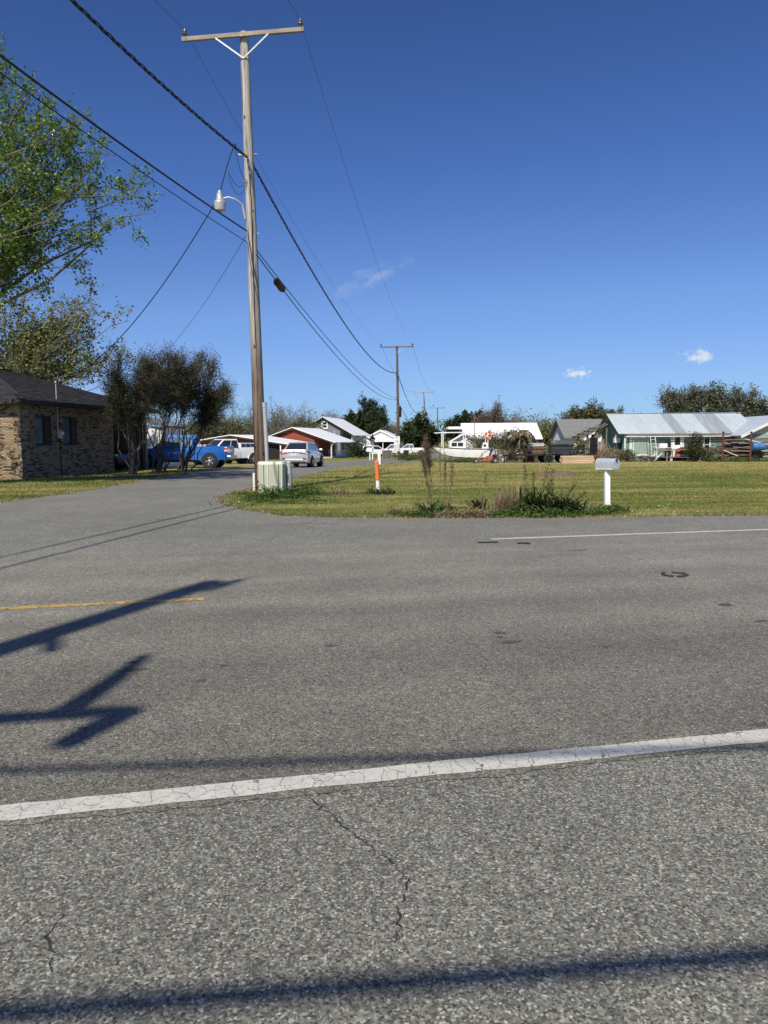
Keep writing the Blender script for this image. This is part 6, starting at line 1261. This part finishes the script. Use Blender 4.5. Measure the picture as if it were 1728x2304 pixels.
def fans(nm, mat, lst):
    for i, (c, d, L, dr) in enumerate(lst): v = fan(c, d, L, 11, .035, dr); npmesh(nm, v, np.arange(len(v)).reshape(-1, 4), mat, pm_, np.repeat(g.random(len(v) // 8), 8))
def stemfan(el0, el1, n, r0, L, dr, zc): return [((math.cos(a_) * r0 * math.cos(e_), math.sin(a_) * r0 * math.cos(e_), zc + r0 * math.sin(e_)), (math.cos(a_) * math.cos(e_), math.sin(a_) * math.cos(e_), math.sin(e_)), L * (.8 + .4 * g.random()), dr) for a_, e_ in ((2 * math.pi * g.random(), el0 + (el1 - el0) * g.random()) for _ in range(n))]
def shaggy(n, z0, z1, rmax, L, dr, e0, e1):
    out = []
    for _ in range(n):
        a_ = 2 * math.pi * g.random(); r_ = rmax * (.25 + .75 * g.random()); e_ = e0 + (e1 - e0) * g.random(); out.append(((math.cos(a_) * r_, math.sin(a_) * r_, z0 + (z1 - z0) * g.random()), (math.cos(a_) * math.cos(e_), math.sin(a_) * math.cos(e_), math.sin(e_)), L * (.6 + .7 * g.random()), dr))
    return out
fans('green_frond', 'frond_green', shaggy(12, 2.3, 2.75, .6, .42, .9, .1, 1.0)); fans('dead_frond', 'frond_dead', shaggy(26, 1.9, 2.6, 1.15, .36, 1.3, -1.0, -.1) + shaggy(24, 1.1, 2.1, .6, .4, 1.0, -1.5, -.8) + shaggy(9, .5, .9, .4, .35, .6, -1.4, -.8)); fans('dark_frond', 'weed_dark', shaggy(26, 1.7, 2.5, 1.3, .36, 1.4, -1.1, -.2))
# roadside plants
def strap(c, az, L, w_, lift, curl, n=5):
    d = Vector((math.cos(az), math.sin(az), 0)); s = Vector((-math.sin(az), math.cos(az), 0)); p = Vector(c); e_ = lift; out = []; prev = None
    for i in range(n + 1):
        t = i / n; ww = w_ * (math.sin(math.pi * min(.98, .12 + t * .88)) ** .7); cur = (p - s * ww + Vector((0, 0, ww * .3)), p + s * ww + Vector((0, 0, ww * .3)))
        if prev: out += [prev[0], prev[1], cur[1], cur[0]]
        prev = cur; p = p + (d * math.cos(e_) + Vector((0, 0, math.sin(e_)))) * L / n; e_ -= curl / n
    return out
def rosette(parent, nm, mat, n, L, w_, seed, spread=.12, lift=(.5, 1.4), curl=(.6, 1.8), off=(0, 0, 0)):
    gg = np.random.default_rng(seed); v = []; t = []
    for _ in range(n):
        q = strap((off[0] + gg.normal(0, spread), off[1] + gg.normal(0, spread * .6), off[2]), gg.random() * 6.283, L * (.5 + .7 * gg.random()), w_ * (.6 + .7 * gg.random()), lift[0] + (lift[1] - lift[0]) * gg.random(), curl[0] + (curl[1] - curl[0]) * gg.random()); v += q; t += [gg.random()] * len(q)
    o = npmesh(nm, v, np.arange(len(v)).reshape(-1, 4), mat, parent, t, True); o['kind'] = 'stuff'; return o
def spike(parent, base, h, lean, seed, mat='weed_dark', n=170, w_=.035, frac=.55, ls=.022, nm='seed_spike'):
    gg = np.random.default_rng(seed); b_ = Vector(base); top = b_ + Vector((lean[0], lean[1], h)); mid = b_.lerp(top, .5) + Vector((gg.normal(0, .02), 0, 0)); MB().tube([b_, mid, top], [.008, .006, .003], 5).build('stalk', 'stalk', parent)
    t = 1 - frac * gg.random(n); C = np.array(b_)[None] + (np.array(top) - np.array(b_))[None] * t[:, None] + gg.normal(0, 1, (n, 3)) * np.array([w_, w_, .02]) * (1.2 - .6 * t)[:, None]; V, F = leaves(C, ls, gg, .5); npmesh(nm, V, F, mat, parent, np.repeat(gg.random(n), 4))['kind'] = 'stuff'
def at(px, py): x, y = gnd(px, py); return Vector((x, y, 0))
w1 = thing('tall_dead_weed', 'tallest dead brown weed with feathery twiggy top by the road', 'weed', at(966, 1152))
gg = np.random.default_rng(61); T0 = P(950, 975, 15.5) - w1.location; sg = []
for k in range(4):
    b0 = np.array([gg.normal(0, .06), gg.normal(0, .04), 0]); tp_ = np.array(T0) + gg.normal(0, .06, 3) * np.array([1, 1, 1]) - np.array([0, 0, .12 * k]); md = (b0 + tp_) / 2 + np.array([.05, 0, 0]); sg += [(*b0, *md, .010, .008), (*md, *tp_, .008, .003)]
    for j in range(80):
        t = .62 + .38 * gg.random(); p = md + (tp_ - md) * (t * 2 - 1); d_ = gg.normal(0, 1, 3); d_[2] = abs(d_[2]) * 1.3; d_ = norm(d_) * (.06 + .16 * gg.random() * (1.3 - t)); e_ = p + d_; sg.append((*p, *e_, .0036, .0024))
        for _ in range(3): q = p + d_ * gg.random(); sg.append((*q, *(q + norm(gg.normal(0, 1, 3) + np.array([0, 0, .8])) * .07), .003, .002))
V, F = tubes(sg, 3); npmesh('stalks', V, F, 'stalk', w1)
dk1 = thing('dock_plant', 'green broad-leaved dock plant below the tallest dead weed', 'weed', at(972, 1157)); rosette(dk1, 'leaves', 'weed', 60, .42, .028, 71, .16)
gp_ = thing('dead_weed_clump', 'dark dead seed stalks just right of the tallest weed', 'weed', at(1000, 1150))
for k, (x, h, lx) in enumerate([(-.12, 1.35, .02), (-.02, 1.05, .03), (.06, 1.2, .1), (.12, 1.02, .06), (-.2, .9, -.25), (.02, 1.3, -.02)]): spike(gp_, (x, gg.normal(0, .05), 0), h, (lx, 0), 80 + k, 'frond_dead', 150, .022, .45, .014)
rosette(gp_, 'leaves', 'weed', 40, .34, .02, 73, .14)
sk = thing('lone_weed', 'single weed stalk with strap leaves between the two weed clumps', 'weed', at(1078, 1146)); spike(sk, (.03, 0, 0), .80, (.12, 0), 90, 'frond_dead', 120, .022, .3, .014); rosette(sk, 'leaves', 'weed_dark', 46, .46, .018, 74, .1, (.7, 1.3), (.8, 2.0))
def drygrass(name, label, px, py, n, L, seed, sx=.2, sy=.1, lift=(.3, 1.4), curl=(.3, 2.0), w_=.004, mat='straw'):
    t = thing(name, label, 'grass', at(px, py)); gg = np.random.default_rng(seed); v = []; tn = []
    for _ in range(n): q = strap((gg.normal(0, sx), gg.normal(0, sy), 0), gg.random() * 6.283, L * (.4 + .7 * gg.random()), w_, lift[0] + (lift[1] - lift[0]) * gg.random(), curl[0] + (curl[1] - curl[0]) * gg.random(), 4); v += q; tn += [gg.random()] * len(q)
    npmesh('blades', v, np.arange(len(v)).reshape(-1, 4), mat, t, tn)['kind'] = 'stuff'; return t
drygrass('dry_grass_heap', 'brown matted dry grass heap right of the dock plant', 1012, 1163, 700, .32, 1, .17, .08, (.2, 1.1), (.8, 2.4))
drygrass('dry_grass_heap', 'brown matted dry grass heap below the lone weed stalk', 1068, 1163, 700, .36, 2, .15, .08, (.3, 1.2), (.8, 2.4))
drygrass('pale_grass_tuft', 'tall pale dry grass tuft left of the dark weed clump', 1128, 1155, 260, .62, 3, .10, .07, (.9, 1.5), (.1, .9), .0035)
drygrass('dry_stalk_tuft', 'thin dry stalks leaning left beside the dark weed clump', 1160, 1154, 220, .70, 4, .09, .07, (1.0, 1.5), (.0, .6), .0035)
drygrass('dry_grass_tuft', 'brown dry grass tuft at the foot of the mailbox post', 1342, 1152, 420, .30, 5, .13, .08, (.3, 1.3), (.6, 2.0))
drygrass('dry_grass_tuft', 'straw tuft beside the weeds right of green pedestal', 765, 1112, 420, .32, 6, .22, .15, (.3, 1.2), (.5, 2.0))
drygrass('dry_grass_tuft', 'small grey tuft at the asphalt edge left of dock plant', 892, 1157, 240, .26, 7, .08, .05, (.5, 1.4), (.4, 1.5))
big = thing('dark_weed_clump', 'large dark dock clump with upright seed spikes left of mailbox', 'weed', at(1228, 1155))
for k, off in enumerate([(-.35, 0), (-.12, .05), (.12, 0), (.34, .04), (.0, -.06), (.55, .03)]): rosette(big, 'leaves', 'weed_dark' if k % 2 else 'weed', 95 - 8 * k, .62 - .12 * (k in (3, 5)), .021, 100 + k, .13, (.6, 1.45), (.5, 1.9), (*off, 0))
for k, (x, h, lx) in enumerate([(-.38, 1.02, -.06), (-.28, .86, .02), (-.16, 1.05, .2), (-.05, .7, .12), (.08, .92, .05), (.2, .6, .42), (.3, .45, .5)]): spike(big, (x, gg.normal(0, .05), 0), h, (lx, 0), 110 + k, 'weed_dark', 150, .034, .55, .017)
low = [('low leafy weeds between the dark clump and the rock', 1288, 1156, 60, .2), ('low leafy weeds around the mailbox post foot', 1378, 1150, 60, .18), ('leafy weed tuft at the foot of orange marker', 858, 1112, 70, .26)]
for i, (lab, px, py, n_, L) in enumerate(low): t_ = thing('low_weeds', lab, 'weeds', at(px, py), 0, 'low weeds in the verge'); rosette(t_, 'leaves', 'weed' if i < 2 else 'weed_dark', n_ * 2, L, .016, 130 + i, .2)
def cover(name, label, pts, n, seed, ls=.022, h=.12, mat='ground_cover', s=.22):
    gg = np.random.default_rng(seed); P_ = np.array([gnd(*q) for q in pts]); c = P_[gg.integers(len(P_), size=n)] + gg.normal(0, s, (n, 2)); ok = ~inside(ROADPOLY, c[:, 0], c[:, 1]); c = c[ok]; z = h * gg.random(len(c)) ** 1.4 * (1 + .8 * np.sin(c[:, 0] * 7) * np.cos(c[:, 1] * 5)); C = np.c_[c, np.abs(z)]; V, F = leaves(C, ls, gg, .6); return tag(npmesh(name, V, F, mat, tint=np.repeat(gg.random(len(C)), 4)), label, 'ground cover', kind='stuff')
cover('ground_cover', 'leafy ground cover around the green pedestal', [(600, 1118), (620, 1122), (650, 1116), (680, 1112), (700, 1114), (635, 1118), (665, 1122)], 5200, 140, .026, .20)
cover('ground_cover', 'sparse leafy ground cover by the street corner', [(550, 1112), (570, 1118), (560, 1125), (590, 1128), (640, 1132), (720, 1128)], 2600, 141, .02, .07)
cover('verge_weeds', 'leafy weeds along the foot of the roadside plants', [(940, 1163), (985, 1164), (1100, 1164), (1140, 1160), (1180, 1163), (1230, 1164), (1280, 1162), (1330, 1158), (1370, 1155)], 6000, 142, .022, .12)
cover('clover_flowers', 'tiny white clover flowers in the lawn', [(545, 1122), (575, 1116), (560, 1130), (740, 1130), (700, 1138), (1440, 1152), (1480, 1154), (1540, 1150)], 130, 143, .014, .09, 'flower', .35)
